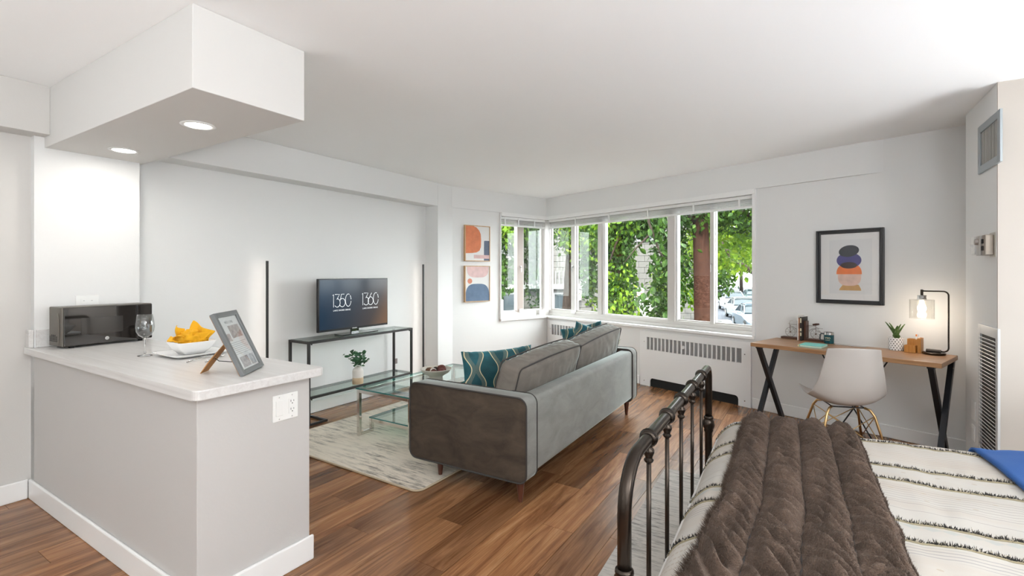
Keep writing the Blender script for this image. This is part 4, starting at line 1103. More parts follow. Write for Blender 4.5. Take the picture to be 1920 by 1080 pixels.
# succulent
t = thing('spotted_pot', 'white pot with black dots holding the succulent on the desk', 'pot', dp(4.212, -.165), -AZ)
M_dot, td_, bd_ = nt('dotted_ceramic'); k = NT(M_dot)
x_, y_, z_ = k.xyz(k.obj())
u_ = k.m('MULTIPLY', k.m('ARCTAN2', y_, x_), 15 / (2 * math.pi)); v_ = k.m('MULTIPLY', z_, 1 / .0155)
row = k.m('MODULO', k.m('FLOOR', v_), 2.0)
fu = k.m('SUBTRACT', k.m('FRACT', k.m('ADD', k.m('ADD', u_, 40), k.m('MULTIPLY', row, .5))), .5); fv = k.m('SUBTRACT', k.m('FRACT', v_), .5)
dd = k.m('SQRT', k.m('ADD', k.m('MULTIPLY', k.m('MULTIPLY', fu, fu), .00044), k.m('MULTIPLY', k.m('MULTIPLY', fv, fv), .00024)))
k.l.new(k.mix(k.m('LESS_THAN', dd, .0042), (.84, .83, .81), (.05, .05, .05)), bd_.inputs['Base Color']); bd_.inputs['Roughness'].default_value = .3
MB().lathe([(0, 0), (.044, 0), (.048, .004), (.050, .098), (.047, .099), (.044, .085), (0, .083)], n=36).build('pot_body', M_dot, t, smooth=True, auto=True)
MB().lathe([(0, .084), (.043, .084), (0, .085)], n=20).build('soil', mat('soil', (.07, .05, .03), .9), t)
pt = thing('succulent', 'green pointed-leaf succulent in the dotted pot', 'plant', dp(4.212, -.165, .829), -AZ)
M_suc = leafmat('succulent_leaf', (.05, .10, .03), (.11, .19, .06), (.25, .33, .13), .1)
rnd = random.Random(5)
for i, (a, tilt, L_, w_) in enumerate(((180, 38, .15, .024), (172, 25, .135, .026), (10, 30, .135, .028), (0, 14, .125, .03), (330, 36, .105, .026), (200, 14, .10, .03), (250, 8, .085, .036), (290, 22, .085, .03), (90, 20, .11, .028), (265, 35, .05, .05))):
    mb = leafshape(L_, w_, .35, 7)
    for v in mb.b.verts: v.co.z += (v.co.x / L_) ** 2 * -.012
    o = mb.build('leaf', M_suc, pt, smooth=True, solid=.003)
    o.rotation_euler = (0, -R(90 - tilt * .62), R(a))
# desk organiser
t = thing('desk_organiser', 'amber wooden desk organiser box holding pens beside the lamp', 'organiser', dp(4.315, -.19), -AZ)
t.scale = (.75, 1, 1)
def obox(mb, x0, x1, y0, y1, z1, w=.005):
    mb.b2((x0, y0, 0), (x1, y0 + w, z1)); mb.b2((x0, y1 - w, 0), (x1, y1, z1)); mb.b2((x0, y0 + w, 0), (x0 + w, y1 - w, z1)); mb.b2((x1 - w, y0 + w, 0), (x1, y1 - w, z1)); mb.b2((x0, y0, 0), (x1, y1, .004))
mb = MB(); obox(mb, -.04, .05, -.0, .05, .10); mb.build('tall_box', M_bamboo, t, bevel=.001)
mb = MB(); obox(mb, -.05, .04, -.052, -.001, .055); mb.build('low_tray', M_bamboo, t, bevel=.001)
mb = MB(); obox(mb, .0505, .078, -.03, .05, .112); mb.build('side_slot', M_bamboo, t, bevel=.001)
for x, y, c_, n_ in ((.02, .02, (.8, .25, .05), 'white pen with an orange cap in the organiser'), (.035, .03, (.75, .75, .75), 'slim silver pen in the organiser')):
    p = thing('pen', n_, 'pen', t.matrix_basis @ Vector((x, y, .006)), 0, 'pens in the desk organiser')
    MB().tube([(0, 0, 0), (.006, 0, .115)], .0045, 8).build('barrel', M_white, p, smooth=False)
    MB().tube([(.006, 0, .115), (.0072, 0, .13)], .005, 8).build('cap', mat('pen_cap_%d' % int(x * 1000), c_, .4), p)
# desk lamp
t = thing('desk_lamp', 'bronze desk lamp with clear glass cylinder shade and lit bulb', 'lamp', dp(4.445, -.20), -AZ)
MB().lathe([(0, 0), (.066, 0), (.068, .003), (.068, .014), (.064, .017), (0, .017)], n=40).build('base', M_bronze, t, smooth=True, auto=True)
MB().tube([(-.045, 0, .026), (.04, 0, .026)], .0125, 12).build('base_grip', mat('lamp_wood', (.05, .035, .028), .5), t, smooth=False)
pth = [(.04, 0, .026)] + [(.052 + .030 * math.sin(R(a)), 0, .056 - .030 * math.cos(R(a))) for a in range(0, 91, 15)] + [(.082, 0, .2)] + [(.052 + .030 * math.cos(R(a)), 0, .440 + .030 * math.sin(R(a))) for a in range(0, 91, 15)] + [(-.062, 0, .470)]
MB().tube(pth, .0052, 10).build('arm', M_bronze, t, smooth=True)
MB().lathe([(0, -.032), (.009, -.032), (.009, .010), (0, .012)], (-.07, 0, .470), 12).build('finial', M_bronze, t)
MB().lathe([(0, .438), (.028, .438), (.028, .434), (.026, .432), (.026, .416), (.028, .414), (.028, .408), (0, .408)], (-.07, 0, 0), 24).build('socket', mat('lamp_socket', (.45, .44, .43), .3, .8), t)
MB().lathe([(.0, .407), (.072, .407), (.074, .404), (.074, .262), (.072, .262), (.072, .402), (.0, .405)], (-.07, 0, 0), 40).build('glass_shade', glass_thin('shade_glass', (.97, .97, .96), 1.3), t, smooth=True, auto=True)
MB().lathe([(0, .400), (.013, .398), (.014, .375), (.024, .356), (.028, .338), (.022, .318), (0, .310)], (-.07, 0, 0), 20).build('bulb', mat('bulb', (1, .9, .8), .4, emit=(1, .87, .70), es=6), t, smooth=True)
bl = wp(4.445, -.20, .745 + .335) + (WV * -.07)
lamp('desk_lamp_light', 'POINT', bl + Vector((0, 0, -.06)), 1.0, (1, .84, .68), .03)

# ------------------------------------------------------------------ desk chair
t = thing('desk_chair', 'light grey moulded shell chair with gold wire legs at the desk', 'chair', (.185, 4.19, 0), R(18))
M_shell = mat('shell_plastic', (.50, .46, .425), .45, coat=.1)
prof = [(.235, .425, .20), (.20, .445, .225), (.10, .430, .235), (.0, .420, .235), (-.09, .425, .235), (-.155, .455, .230), (-.19, .52, .222), (-.205, .60, .206), (-.215, .69, .188), (-.225, .77, .172), (-.235, .845, .162)]
def spl(u):
    f_ = u * (len(prof) - 1); i = min(len(prof) - 2, int(f_)); w_ = f_ - i
    P = [prof[max(0, i - 1)], prof[i], prof[i + 1], prof[min(len(prof) - 1, i + 2)]]
    return [.5 * ((2 * P[1][j]) + (-P[0][j] + P[2][j]) * w_ + (2 * P[0][j] - 5 * P[1][j] + 4 * P[2][j] - P[3][j]) * w_ ** 2 + (-P[0][j] + 3 * P[1][j] - 3 * P[2][j] + P[3][j]) * w_ ** 3) for j in range(3)]
def shell(u, v):
    y, z, hw_ = spl(u); s_ = 2 * v - 1
    up = (abs(s_) ** 2.4)
    seat = 1 - sstep(.35, .75, u)
    lip = .060 * up * seat + .0
    back = sstep(.4, .8, u)
    return Vector((s_ * hw_, y + .055 * up * back + .05 * up * sstep(.25, .5, u) * (1 - sstep(.55, .8, u)), z + lip + .03 * up * sstep(.3, .5, u) * (1 - back) - .012 * up * sstep(.92, 1, u)))
mb = MB(); mb.grid(shell, 36, 28); mb.build('seat_shell', M_shell, t, smooth=True, solid=.006, sub=1)
for sx in (-1, 1):
    for sy, fy in ((1, .235), (-1, -.205)):
        MB().tube([(sx * .10, sy * .09, .413), (sx * .125, sy * .115, .405), (sx * .145, sy * .13, .37), (sx * .225, fy, .008)], .0085, 10).build('leg', M_gold, t, smooth=True)
        MB().lathe([(0, 0), (.013, 0), (.012, .012), (0, .013)], (sx * .227, fy, 0), 10).build('foot', M_dark, t)
mb = MB()
for sx in (-1, 1):
    mb.tube([(sx * .145, .135, .37), (sx * .19, -.17, .14)], .0032, 6); mb.tube([(sx * .145, -.135, .37), (sx * .19, .18, .14)], .0032, 6)
for sy in (1, -1):
    mb.tube([(-.145, sy * .13, .37), (.195, sy * .175, .14)], .0032, 6); mb.tube([(.145, sy * .13, .37), (-.195, sy * .175, .14)], .0032, 6)
mb.build('cross_wires', M_gold, t, smooth=True)
mb = MB(); mb.tube([(-.10, .09, .413), (.10, .09, .413), (.10, -.09, .413), (-.10, -.09, .413)], .005, 6, close=True); mb.build('seat_mount', M_black, t)

# ------------------------------------------------------------------ bed
BR = R(2.18); BO = Vector((-.446, 2.0, 0))
Rb = Matrix.Rotation(BR, 3, 'Z')
def bl_(x, y, z=0): return BO + Rb @ Vector((x, y, z))
t = thing('bed_rug', 'grey distressed rug under the foot of the iron bed', 'rug', bl_(-.36, 0, 0), BR)
MB().prism(rrect(0, -1.35, 1.9, 1.39, .02), .0005, .009).build('pile', M_rug2, t)
bed = thing('bed', 'black iron bed frame with curved footboard rail and spindles', 'bed', BO, BR)
HYb = .775
ZR = .845
mb = MB()
rb = .13
path = [(0, -HYb, .50), (0, -HYb, ZR - rb)] + [(0, -HYb + rb - rb * math.cos(R(a)), ZR - rb + rb * math.sin(R(a))) for a in range(10, 91, 10)]
path += [(0, y, ZR) for y in (-.4, 0, .4)] + [(0, HYb - rb * .5 + rb * .5 * math.sin(R(a)), ZR - rb * .5 + rb * .5 * math.cos(R(a))) for a in range(0, 91, 15)] + [(0, HYb, .5)]
MB().tube(path, .0185, 16).build('top_rail', M_bronze, bed, smooth=True)
post = [(.019, 0.012), (.0185, .25), (.019, .44), (.024, .452), (.021, .458), (.029, .468), (.031, .485), (.027, .505), (.021, .512), (.025, .518), (.024, .526), (.019, .53)]
for y in (-HYb, HYb):
    MB().lathe(post, (0, y, .05), 20).build('post', M_bronze, bed, smooth=True)
    MB().lathe([(0, 0), (.021, 0), (.024, .02), (.019, .062)], (0, y, .009), 16).build('foot', M_bronze, bed, smooth=True)
RX = Matrix.Rotation(R(90), 3, 'X')
for i in range(5):
    y = -.519 + .2595 * i
    MB().tube([(0, y, .20), (0, y, ZR - .055)], .0075, 10).build('spindle', M_bronze, bed, smooth=True)
    mb = MB(); mb.lathe([(.0188, -.020), (.024, -.018), (.026, -.012), (.024, -.007), (.028, -.003), (.0285, .003), (.024, .007), (.026, .012), (.024, .018), (.0188, .020)], (0, y, ZR), 20, rot=RX)
    mb.build('rail_collar', M_bronze, bed, smooth=True)
    MB().lathe([(.008, -.078), (.013, -.074), (.015, -.068), (.010, -.062), (.013, -.055), (.017, -.045), (.016, -.036), (.010, -.030), (.013, -.022), (.012, -.016)], (0, y, ZR), 14).build('spindle_cap', M_bronze, bed, smooth=True)
MB().tube([(0, -HYb, .20), (0, HYb, .20)], .011, 10).build('lower_rail', M_bronze, bed, smooth=True)
for y in (-HYb + .01, HYb - .01): MB().b2((.0, y - .012, .20), (2.05, y + .012, .24)).build('side_rail', M_black, bed)
mt = thing('mattress', 'white mattress under the striped duvet', 'mattress', bl_(0, 0, 0), BR)
MB().b2((.05, -.74, .245), (2.03, .74, .52)).build('mattress_body', M_white, mt, bevel=.04, seg=4)
# duvet
M_duv, tq, bq = nt('duvet_cotton'); k = NT(M_duv)
x_, y_, z_ = k.xyz(k.obj())
wob = k.m('MULTIPLY', k.m('SUBTRACT', k.noise(k.obj((1, 1, 1)), 5, 2), .5), .02)
yy = k.m('ADD', y_, wob)
def band(c0, c1): return k.m('MULTIPLY', k.m('GREATER_THAN', y_, c0), k.m('LESS_THAN', y_, c1))
def lines(sp, w_, c0, c1, dash=None):
    l_ = k.m('LESS_THAN', k.m('FRACT', k.m('MULTIPLY', k.m('ADD', yy, 5), 1 / sp)), w_)
    f_ = k.m('MULTIPLY', l_, band(c0, c1))
    if dash: f_ = k.m('MULTIPLY', f_, k.m('GREATER_THAN', k.m('FRACT', k.m('MULTIPLY', k.m('ADD', x_, 5), 1 / dash)), .35))
    return f_
cc = k.mix(0, (.54, .515, .475), (.6, .6, .6))
tint = k.ramp(k.noise(k.obj((.6, 4, 1)), 2.2, 3), [(.4, (1, 1, 1)), (.7, (.96, .90, .85))])
cc = k.mix(1, cc, tint, 'MULTIPLY')
cc = k.mix(k.m('MULTIPLY', lines(.020, .16, .43, .62), .5), cc, (.35, .27, .22))
cc = k.mix(k.m('MULTIPLY', lines(.020, .2, .02, .16), .55), cc, (.30, .28, .26))
cc = k.mix(k.m('MULTIPLY', lines(.055, .07, -.06, .02), .5), cc, (.25, .22, .22))
cc = k.mix(k.m('MULTIPLY', lines(.018, .25, -.37, -.30), .6), cc, (.25, .25, .26))
cc = k.mix(k.m('MULTIPLY', lines(.030, .3, -.68, -.53, .012), .55), cc, (.40, .33, .26))
cc = k.mix(k.m('MULTIPLY', lines(.045, .25, -.80, -.70, .012), .6), cc, (.45, .33, .22))
# diamonds in pale blue between a pair of fringes, dots elsewhere
fx_ = k.m('SUBTRACT', k.m('FRACT', k.m('MULTIPLY', k.m('ADD', x_, 5), 1 / .045)), .5); fy_ = k.m('MULTIPLY', k.m('ADD', yy, .175), 1 / .03)
dm = k.m('LESS_THAN', k.m('ADD', k.m('ABSOLUTE', fx_), k.m('ABSOLUTE', fy_)), .55)
cc = k.mix(k.m('MULTIPLY', dm, .35), cc, (.33, .42, .44))
for yc, sp in ((.12, .09), (.05, .12), (-.42, .07), (.30, .1)):
    fx2 = k.m('MULTIPLY', k.m('SUBTRACT', k.m('FRACT', k.m('MULTIPLY', k.m('ADD', x_, 5 + yc), 1 / sp)), .5), sp); fy2 = k.m('SUBTRACT', yy, yc)
    d2 = k.m('LESS_THAN', k.m('ADD', k.m('MULTIPLY', fx2, fx2), k.m('MULTIPLY', k.m('MULTIPLY', fy2, fy2), 3)), .00006)
    cc = k.mix(k.m('MULTIPLY', d2, .5), cc, (.42, .34, .24))
k.l.new(cc, bq.inputs['Base Color']); bq.inputs['Roughness'].default_value = .9
k.bump(k.noise(k.obj(), 300, 3), .25, .003, bq)
DX0, DX1, TOPZ = .035, 2.03, .597
def fold1(a, half, r_, drop):        # arc-length coordinate -> (position, fall)
    s_ = abs(a); sg = 1 if a >= 0 else -1
    if s_ <= half: return a, 0
    q_ = s_ - half
    if q_ < r_ * math.pi / 2: return sg * (half + r_ * math.sin(q_ / r_)), r_ * (1 - math.cos(q_ / r_))
    return sg * (half + r_), r_ + q_ - r_ * math.pi / 2
def duv(x, v, lift=0):
    # x: 0..1 along the bed, v: arc coordinate across
    y, fall = fold1(v, .70 , .08, 0)
    X = x
    fx = 0
    if x < .20:
        q_ = .20 - x; r_ = .15
        if q_ < r_ * math.pi / 2: X = .20 - r_ * math.sin(q_ / r_); fx = r_ * (1 - math.cos(q_ / r_))
        else: X = .20 - r_; fx = r_ + q_ - r_ * math.pi / 2
    z = TOPZ - fall - fx + .012 * nz(X * 3, y * 3, 1) + .005 * nz(X * 11, y * 7, 4) + .004 * nz(X * 22, y * 4, 9)
    z = max(z, .16)
    return Vector((X, y, z + lift))
t = thing('duvet', 'cream duvet with dark tufted fringe stripes spread over the bed', 'duvet', BO, BR)
mb = MB(); mb.grid(lambda u, v: duv(-.13 + 2.15 * u, -1.04 + 2.08 * v), 130, 130); mb.build('cover', M_duv, t, smooth=True)
M_fr, tf, bf = nt('fringe_yarn'); k = NT(M_fr)
k.l.new(k.ramp(k.noise(k.obj(), 130, 2), [(.50, (.03, .028, .027)), (.56, (.08, .07, .06)), (.62, (.55, .50, .40))]), bf.inputs['Base Color']); bf.inputs['Roughness'].default_value = .9
rnd = random.Random(11)
for yv in (.648, .349, .203, -.152, -.281, -.53):
    mb = MB(); n = 330
    for i in range(n):
        u = -.10 + 2.10 * (i + rnd.random()) / n
        for j in range(6):
            p = duv(u + rnd.uniform(-.003, .003), yv + .008 * nz(u * 4, yv) + rnd.uniform(-.004, .004))
            p2 = p + Vector((rnd.uniform(-.006, .006), rnd.uniform(-.009, .009), rnd.uniform(.004, .016)))
            w_ = rnd.uniform(.0016, .0030)
            a = [mb.b.verts.new(p + Vector((w_, 0, -.001))), mb.b.verts.new(p + Vector((-w_, w_, -.001))), mb.b.verts.new(p + Vector((-w_, -w_, -.001)))]; b = mb.b.verts.new(p2)
            for e_ in range(3): mb.b.faces.new((a[e_], a[(e_ + 1) % 3], b))
    o = mb.build('fringe_stripe', M_fr, t); o['kind'] = 'stuff'
    mb = MB(); mb.tube([duv(-.10 + 2.1 * i / 90, yv + .008 * nz((-.10 + 2.1 * i / 90) * 4, yv) - .005, .0015) for i in range(91)], .003, 6); mb.build('fringe_cord', mat('cord_yarn', (.30, .26, .17), .9), t, smooth=True)
# blue blanket across the head end
M_blue = mat('blue_cotton', (.012, .085, .30), .75, bump=.1, bscale=200, sheen=.2)
t = tag(MB().box((0, 0, -5), (.01, .01, .01)).build('tmp', M_blue), 'x', 'x'); bpy.data.objects.remove(t)
mb = MB(); mb.grid(lambda u, v: duv(1.03 + .04 * math.sin(v * 3) + .95 * u, -1.0 + 1.95 * v, .014 + .03 * sstep(0, .4, u)), 40, 90)
tag(mb.build('blue_blanket', M_blue, smooth=True, loc=BO, rot=(0, 0, BR), solid=.012), 'plain blue blanket laid over the head end of the bed', 'blanket')
# faux fur throw
M_fur, tg, bgx = nt('brown_faux_fur'); k = NT(M_fur)
n1 = k.noise(k.obj((1, 1, 1)), 14, 4, .6); n2 = k.noise(k.obj((1, 1, 1)), 240, 3, .7)
k.l.new(k.mix(1, k.ramp(n1, [(.3, (.072, .044, .030)), (.6, (.130, .084, .060)), (.8, (.21, .142, .104))]), k.ramp(n2, [(.3, (.6, .6, .6)), (.7, (1.25, 1.25, 1.25))]), 'MULTIPLY'), bgx.inputs['Base Color'])
bgx.inputs['Roughness'].default_value = .9; bgx.inputs['Sheen Weight'].default_value = .22; bgx.inputs['Sheen Roughness'].default_value = .4; bgx.inputs['Sheen Tint'].default_value = (.75, .6, .5, 1)
k.bump(k.m('ADD', n2, k.m('MULTIPLY', k.noise(k.obj(), 90, 3), 1.2)), .9, .008, bgx)
TX0, TX1 = .18, .65
def throw(u, v):
    y = -.95 + 1.90 * v
    ncol = 4; cu = u * ncol; ci = min(ncol - 1, int(cu)); f_ = cu - ci
    puff = (math.sin(math.pi * f_)) ** .55 if 0 < f_ < 1 else 0
    yy_ = y + .035 * f_ * (1 if ci % 2 else .8) + .02 * nz(u * 3, y * 4)
    sl = yy_ * 1.0 + .10 * f_ * (1 if ci != 1 else .6)
    ph = sl * 2 * math.pi / .062 + 5.0 * nz(yy_ * 4 + ci * 9, f_ * 1.6, ci * 2.7) + ci * 2
    rd = 1 - abs(math.sin(ph / 2)) ** .8
    wr_ = (rd * 1.5 - .75) + .7 * nz(yy_ * 24 + ci * 7, f_ * 2.5, 5) + .5 * nz(yy_ * 9, f_, ci)
    near = sstep(-.25, -.75, y)
    wr_ *= 1 + .9 * near * (1 - .5 * u)
    x = TX0 + (TX1 - TX0) * u + .012 * nz(y * 6, 3, u) * (1 if u < .02 or u > .98 else .4) - .04 * near * (1 - u) + .015 * near * nz(y * 14, 1) * (1 - u)
    base_ = duv(x, y)
    h = .012 + puff * (.029 + .024 * wr_)
    ed = min(u, 1 - u) * 18
    h *= min(1, .1 + ed)
    nrm = Vector((0, 0, 1))
    if abs(y) > .66: q_ = min(1, (abs(y) - .66) / .17); nrm = Vector((0, math.copysign(math.sin(q_ * 1.57), y), math.cos(q_ * 1.57)))
    return base_ + nrm * max(h, .004)
mb = MB(); mb.grid(throw, 112, 640)
t = thing('fur_throw', 'ruched brown faux fur throw laid across the bed', 'throw blanket', BO, BR)
mb.build('fur_panel', M_fur, t, smooth=True, solid=.006)
rnd = random.Random(2)
mb = MB()
for i in range(15000):                     # fur tips, thickest along the edges
    u = rnd.random() ** 1.0; v = rnd.random()
    if rnd.random() < .55: u = rnd.random() ** 3 * .05
    elif rnd.random() < .5: u = 1 - rnd.random() ** 3 * .03
    p = throw(u, v); q_ = throw(min(1, u + .004), v); r_ = throw(u, min(1, v + .002))
    nn_ = (q_ - p).cross(r_ - p)
    if nn_.length < 1e-12: continue
    nn_.normalize()
    if nn_.z < 0 and abs(p.y) < .66: nn_ = -nn_
    L_ = rnd.uniform(.004, .009) * (1.6 if u < .06 else 1)
    tip = p + nn_ * (L_ + .003) + Vector((rnd.uniform(-1, 1) - (1.2 if u < .06 else 0), rnd.uniform(-1, 1), rnd.uniform(-.5, .8))) * L_ * .6
    w_ = .0011; d_ = Vector((rnd.uniform(-1, 1), rnd.uniform(-1, 1), 0)).normalized() * w_
    mb.b.faces.new((mb.b.verts.new(p + d_), mb.b.verts.new(p - d_), mb.b.verts.new(tip)))
me = bpy.data.meshes.new('fur_tips'); mb.b.to_mesh(me); mb.b.free(); me.materials.append(M_fur)
o = bpy.data.objects.new('fur_tips', me); col.objects.link(o); o.parent = t; o['kind'] = 'stuff'
for i in (1, 2, 3):
    mb = MB(); mb.tube([throw(i / 4, j / 200) + Vector((0, 0, .002)) for j in range(201)], .003, 5); mb.build('seam', mat('seam_thread', (.055, .05, .048), .9), t, smooth=True)

# ------------------------------------------------------------------ outside
ZG = -1.85
o = struct(MB().b2((-60, -20, ZG - .3), (90, 110, ZG)).build('street_ground', mat('asphalt', (.055, .06, .07), .85, spec=.05, var=.15, vscale=2)))
o.rotation_euler = (0, 0, R(31.88))
mb = MB(); mb.prism([(-14, 6), (9.6, 6), (9.6, 24.2), (11.6, 33), (-14, 33)], ZG, ZG + .12)
o = struct(mb.build('sidewalk', mat('pavement', (.085, .082, .077), .9, spec=.05, var=.12, vscale=3))); o.rotation_euler = (0, 0, R(31.88))
# stone building across the way
t = thing('stone_building', 'pale stone building across the street behind the trees', 'building', st(0, 26, ZG), R(31.88))
M_stone = mat('limestone', (.095, .09, .083), .85, spec=.05, var=.10, vscale=3)
M_mortar = mat('mortar', (.045, .043, .04), .9, spec=.05)
MB().b2((-14, .12, 0), (10.55, 4.5, 14)).build('wall', M_mortar, t)
M_bs = [mat('limestone_block', (.098, .094, .087), .85, spec=.05, var=.12, vscale=1.5)]
bw, bh = .62, .31
blk = MB().b2((.008, 0, .008), (bw - .008, .13, bh - .008)).mesh('stone_block'); blk.materials.append(M_bs[0])
hb = MB().b2((.008, 0, .008), (bw / 2 - .008, .13, bh - .008)).mesh('stone_block'); hb.materials.append(M_bs[0])
cnt = 0
for r_ in range(16):
    z = .1 + r_ * bh; x = 4.35 + (0 if r_ % 2 else -bw / 2 + .31)
    if r_ % 2 == 0:
        o = bpy.data.objects.new('stone_block', hb); col.objects.link(o); o.parent = t; o.location = (4.35, 0, z); x = 4.35 + bw / 2
    while x + bw <= 10.56:
        o = bpy.data.objects.new('stone_block', blk); col.objects.link(o); o.parent = t; o.location = (x, random.uniform(-.008, .008), z); x += bw; cnt += 1
mb = MB()                                                    # rest of the facade, behind leaves and too far to tell the blocks apart
for r_ in range(44):
    z = .1 + r_ * bh; x = -14 + (bw / 2 if r_ % 2 else 0)
    while x + bw <= 10.56:
        if not (r_ < 16 and x + bw > 4.3): 
            if not (-1.9 < x < .9 and 2.2 < z < 3.6): mb.b2((x + .008, 0, z + .008), (x + bw - .008, .13, z + bh - .008))
        x += bw
o = mb.build('stonework', M_bs[0], t); o['kind'] = 'stuff'
M_wing = mat('dark_window_glass', (.03, .04, .045), .08, coat=1)
M_wfr = mat('stone_window_frame', (.20, .20, .20), .6)
for x0, x1, z0, z1 in ((-.55, .62, .55, 2.15), (-2.1, -.95, .55, 2.15), (4.9, 5.9, .1, 2.3), (2.2, 3.4, .55, 2.15), (6.6, 7.6, 4.9, 6.6), (-.55, .62, 4.2, 6.2)):
    mb = MB(); frameboxes(mb, x0, z0, x1, z1, .09, -.08, .02); f_ = mb.build('window', M_wfr, t); MB().b2((x0 + .09, -.02, z0 + .09), (x1 - .09, .0, z1 - .09)).build('pane', M_wing, f_)
MB().b2((-3, -.35, 2.35), (4.2, .0, 2.6)).build('ledge', M_wfr, t)
for i in range(36): MB().b2((-2.9 + i * .2, -.32, 2.6), (-2.86 + i * .2, -.28, 3.3)).build('baluster', M_wfr, t)
# low pillar, sign post, bollard, lamp, sapling
g_ = mat('grey_stone', (.30, .30, .29), .8)
tag(MB().b2((-.32, -.2, 0), (.32, .2, 1.9)).build('utility_box', g_, loc=st(6.25, 22.5, ZG + .12), rot=(0, 0, R(31.88)), bevel=.03), 'grey utility box standing in front of the stone building', 'utility box')
t = thing('street_sign', 'small white notice sign on a thin post before the stone wall', 'sign', st(5.38, 20.5, ZG + .12), R(31.88))
MB().tube([(0, 0, 0), (0, 0, 2.7)], .03, 8).build('post', M_black, t)
MB().b2((-.22, -.05, 1.95), (.22, -.035, 2.45)).build('sign_panel', M_white, t)
mb = MB()
for i in range(3): mb.b2((-.16, -.053, 2.32 - i * .12), (.16 - .04 * i, -.05, 2.36 - i * .12))
mb.build('sign_print', mat('sign_red', (.5, .06, .05), .5), t)
tag(MB().lathe([(0, 0), (.10, 0), (.10, 1.25), (.08, 1.35), (0, 1.38)], n=12).build('bollard', M_black, loc=st(6.95, 21.8, ZG + .12)), 'short black bollard right of the grey utility box', 'bollard')
t = thing('wall_lantern', 'lit wall lantern on the stone building seen through the left panes', 'lamp', st(3.55, 25.7, 0.15), R(31.88))
MB().b2((-.1, .12, -.1), (.1, .3, .5)).build('bracket', M_black, t)
MB().lathe([(0, -.25), (.13, -.22), (.16, .25), (0, .3)], n=12).build('lantern_glass', mat('lantern_glow', (1, .9, .75), .4, emit=(1, .85, .65), es=4), t)
tag(MB().b2((-.22, -.22, 0), (.22, .22, 1.15)).build('stone_bollard', g_, loc=st(9.25, 21.0, ZG + .0), rot=(0, 0, R(31.88)), bevel=.02), 'square grey stone post at the kerb beside the parked cars', 'post')

def car(label, x, d, rz, c_, group='cars parked along the street'):
    t = thing('car', label, 'car', st(x, d, ZG), rz, group)
    m = mat('car_paint_' + label[:9], c_, .3, .1, spec=.25)
    # local: -y is the front, length 4.5, width 1.8
    def loft(secs, name, mm, par, w_in=0):
        mb = MB(); rings = []
        for (y, zb, zt, hw_, rr) in secs:
            pts = [(-hw_, zb + .1), (-hw_, zt - rr), (-hw_ + rr, zt), (0, zt + .03), (hw_ - rr, zt), (hw_, zt - rr), (hw_, zb + .1), (hw_ - .1, zb), (-hw_ + .1, zb)]
            rings.append([mb.b.verts.new((p[0], y, p[1])) for p in pts])
        for A, B in zip(rings, rings[1:]):
            for j in range(9): mb.b.faces.new((A[j], A[(j + 1) % 9], B[(j + 1) % 9], B[j]))
        mb.b.faces.new(rings[0][::-1]); mb.b.faces.new(rings[-1])
        return mb.build(name, mm, par, bevel=.03, smooth=False)
    body = loft([(-2.25, .35, .62, .72, .1), (-2.1, .22, .74, .85, .12), (-1.3, .2, .88, .9, .12), (-.75, .2, .96, .9, .10), (1.3, .2, .98, .9, .10), (2.05, .25, .95, .86, .12), (2.25, .35, .75, .78, .1)], 'body', m, t)
    gl = mat('car_glass', (.02, .03, .035), .08, spec=.35)
    cab = loft([(-.85, .90, .97, .78, .03), (-.15, .90, 1.40, .64, .08), (.9, .9, 1.42, .63, .08), (1.75, .9, 1.0, .74, .03)], 'windows', gl, t)
    loft([(-.22, 1.375, 1.42, .60, .02), (.0, 1.38, 1.44, .61, .02), (.85, 1.38, 1.45, .60, .02), (1.0, 1.36, 1.41, .58, .02)], 'roof', m, t)
    mb = MB()
    for sx in (-1, 1): mb.tube([(sx * .79, -.86, .93), (sx * .63, -.14, 1.38)], .035, 6); mb.tube([(sx * .63, .95, 1.38), (sx * .74, 1.72, .97)], .04, 6); mb.tube([(sx * .72, .35, .95), (sx * .64, .35, 1.40)], .03, 6)
    mb.build('pillars', m, t)
    for sx in (-1, 1):
        for y in (-1.45, 1.4):
            w_ = MB().lathe([(0, -.1), (.2, -.1), (.32, -.08), (.33, .08), (.2, .1), (0, .1)], (sx * .84, y, .33), 20, rot=Matrix.Rotation(R(90), 3, 'Y')).build('wheel', M_dark, t)
            MB().lathe([(0, -.115), (.19, -.105), (.19, .105), (0, .115)], (sx * .84, y, .33), 12, rot=Matrix.Rotation(R(90), 3, 'Y')).build('hubcap', M_steel, w_)
        MB().box((sx * .62, -2.14, .62), (.36, .12, .13)).build('headlight', mat('headlight', (.7, .75, .8), .1, .3, coat=1), t, bevel=.02)
        MB().box((sx * 1.0, -.62, 1.0), (.2, .1, .14)).build('mirror', m, t, bevel=.03)
    MB().box((0, -2.2, .5), (.9, .12, .2)).build('grille', M_dark, t)
    MB().box((0, -2.265, .42), (.34, .02, .11)).build('number_plate', M_white, t)
    MB().tube([(.1, -.84, 1.0), (-.45, -.6, 1.12)], .012, 5).build('wiper', M_dark, t)
    return t
rc = R(31.88) + R(-20) + R(6)
car('pale blue-grey sedan, nearest of the parked cars', 13.75, 27.2, rc, (.14, .18, .21))
car('white sedan, second in the row of parked cars', 16.3, 34.0, rc, (.20, .215, .22))
car('white high-roofed car, third in the row of parked cars', 19.0, 41.5, rc, (.21, .22, .225)).scale = (1, 1, 1.12)
car('dark car driving on the far side of the street', 25.0, 50.0, rc, (.03, .05, .05), 'cars on the street')
# hedge strip and kerb in the distance
o = struct(MB().b2((18, 60, ZG), (60, 61, ZG + .25)).build('kerb', mat('pavement', (.085, .082, .077), .9, spec=.05))); o.rotation_euler = (0, 0, R(31.88))

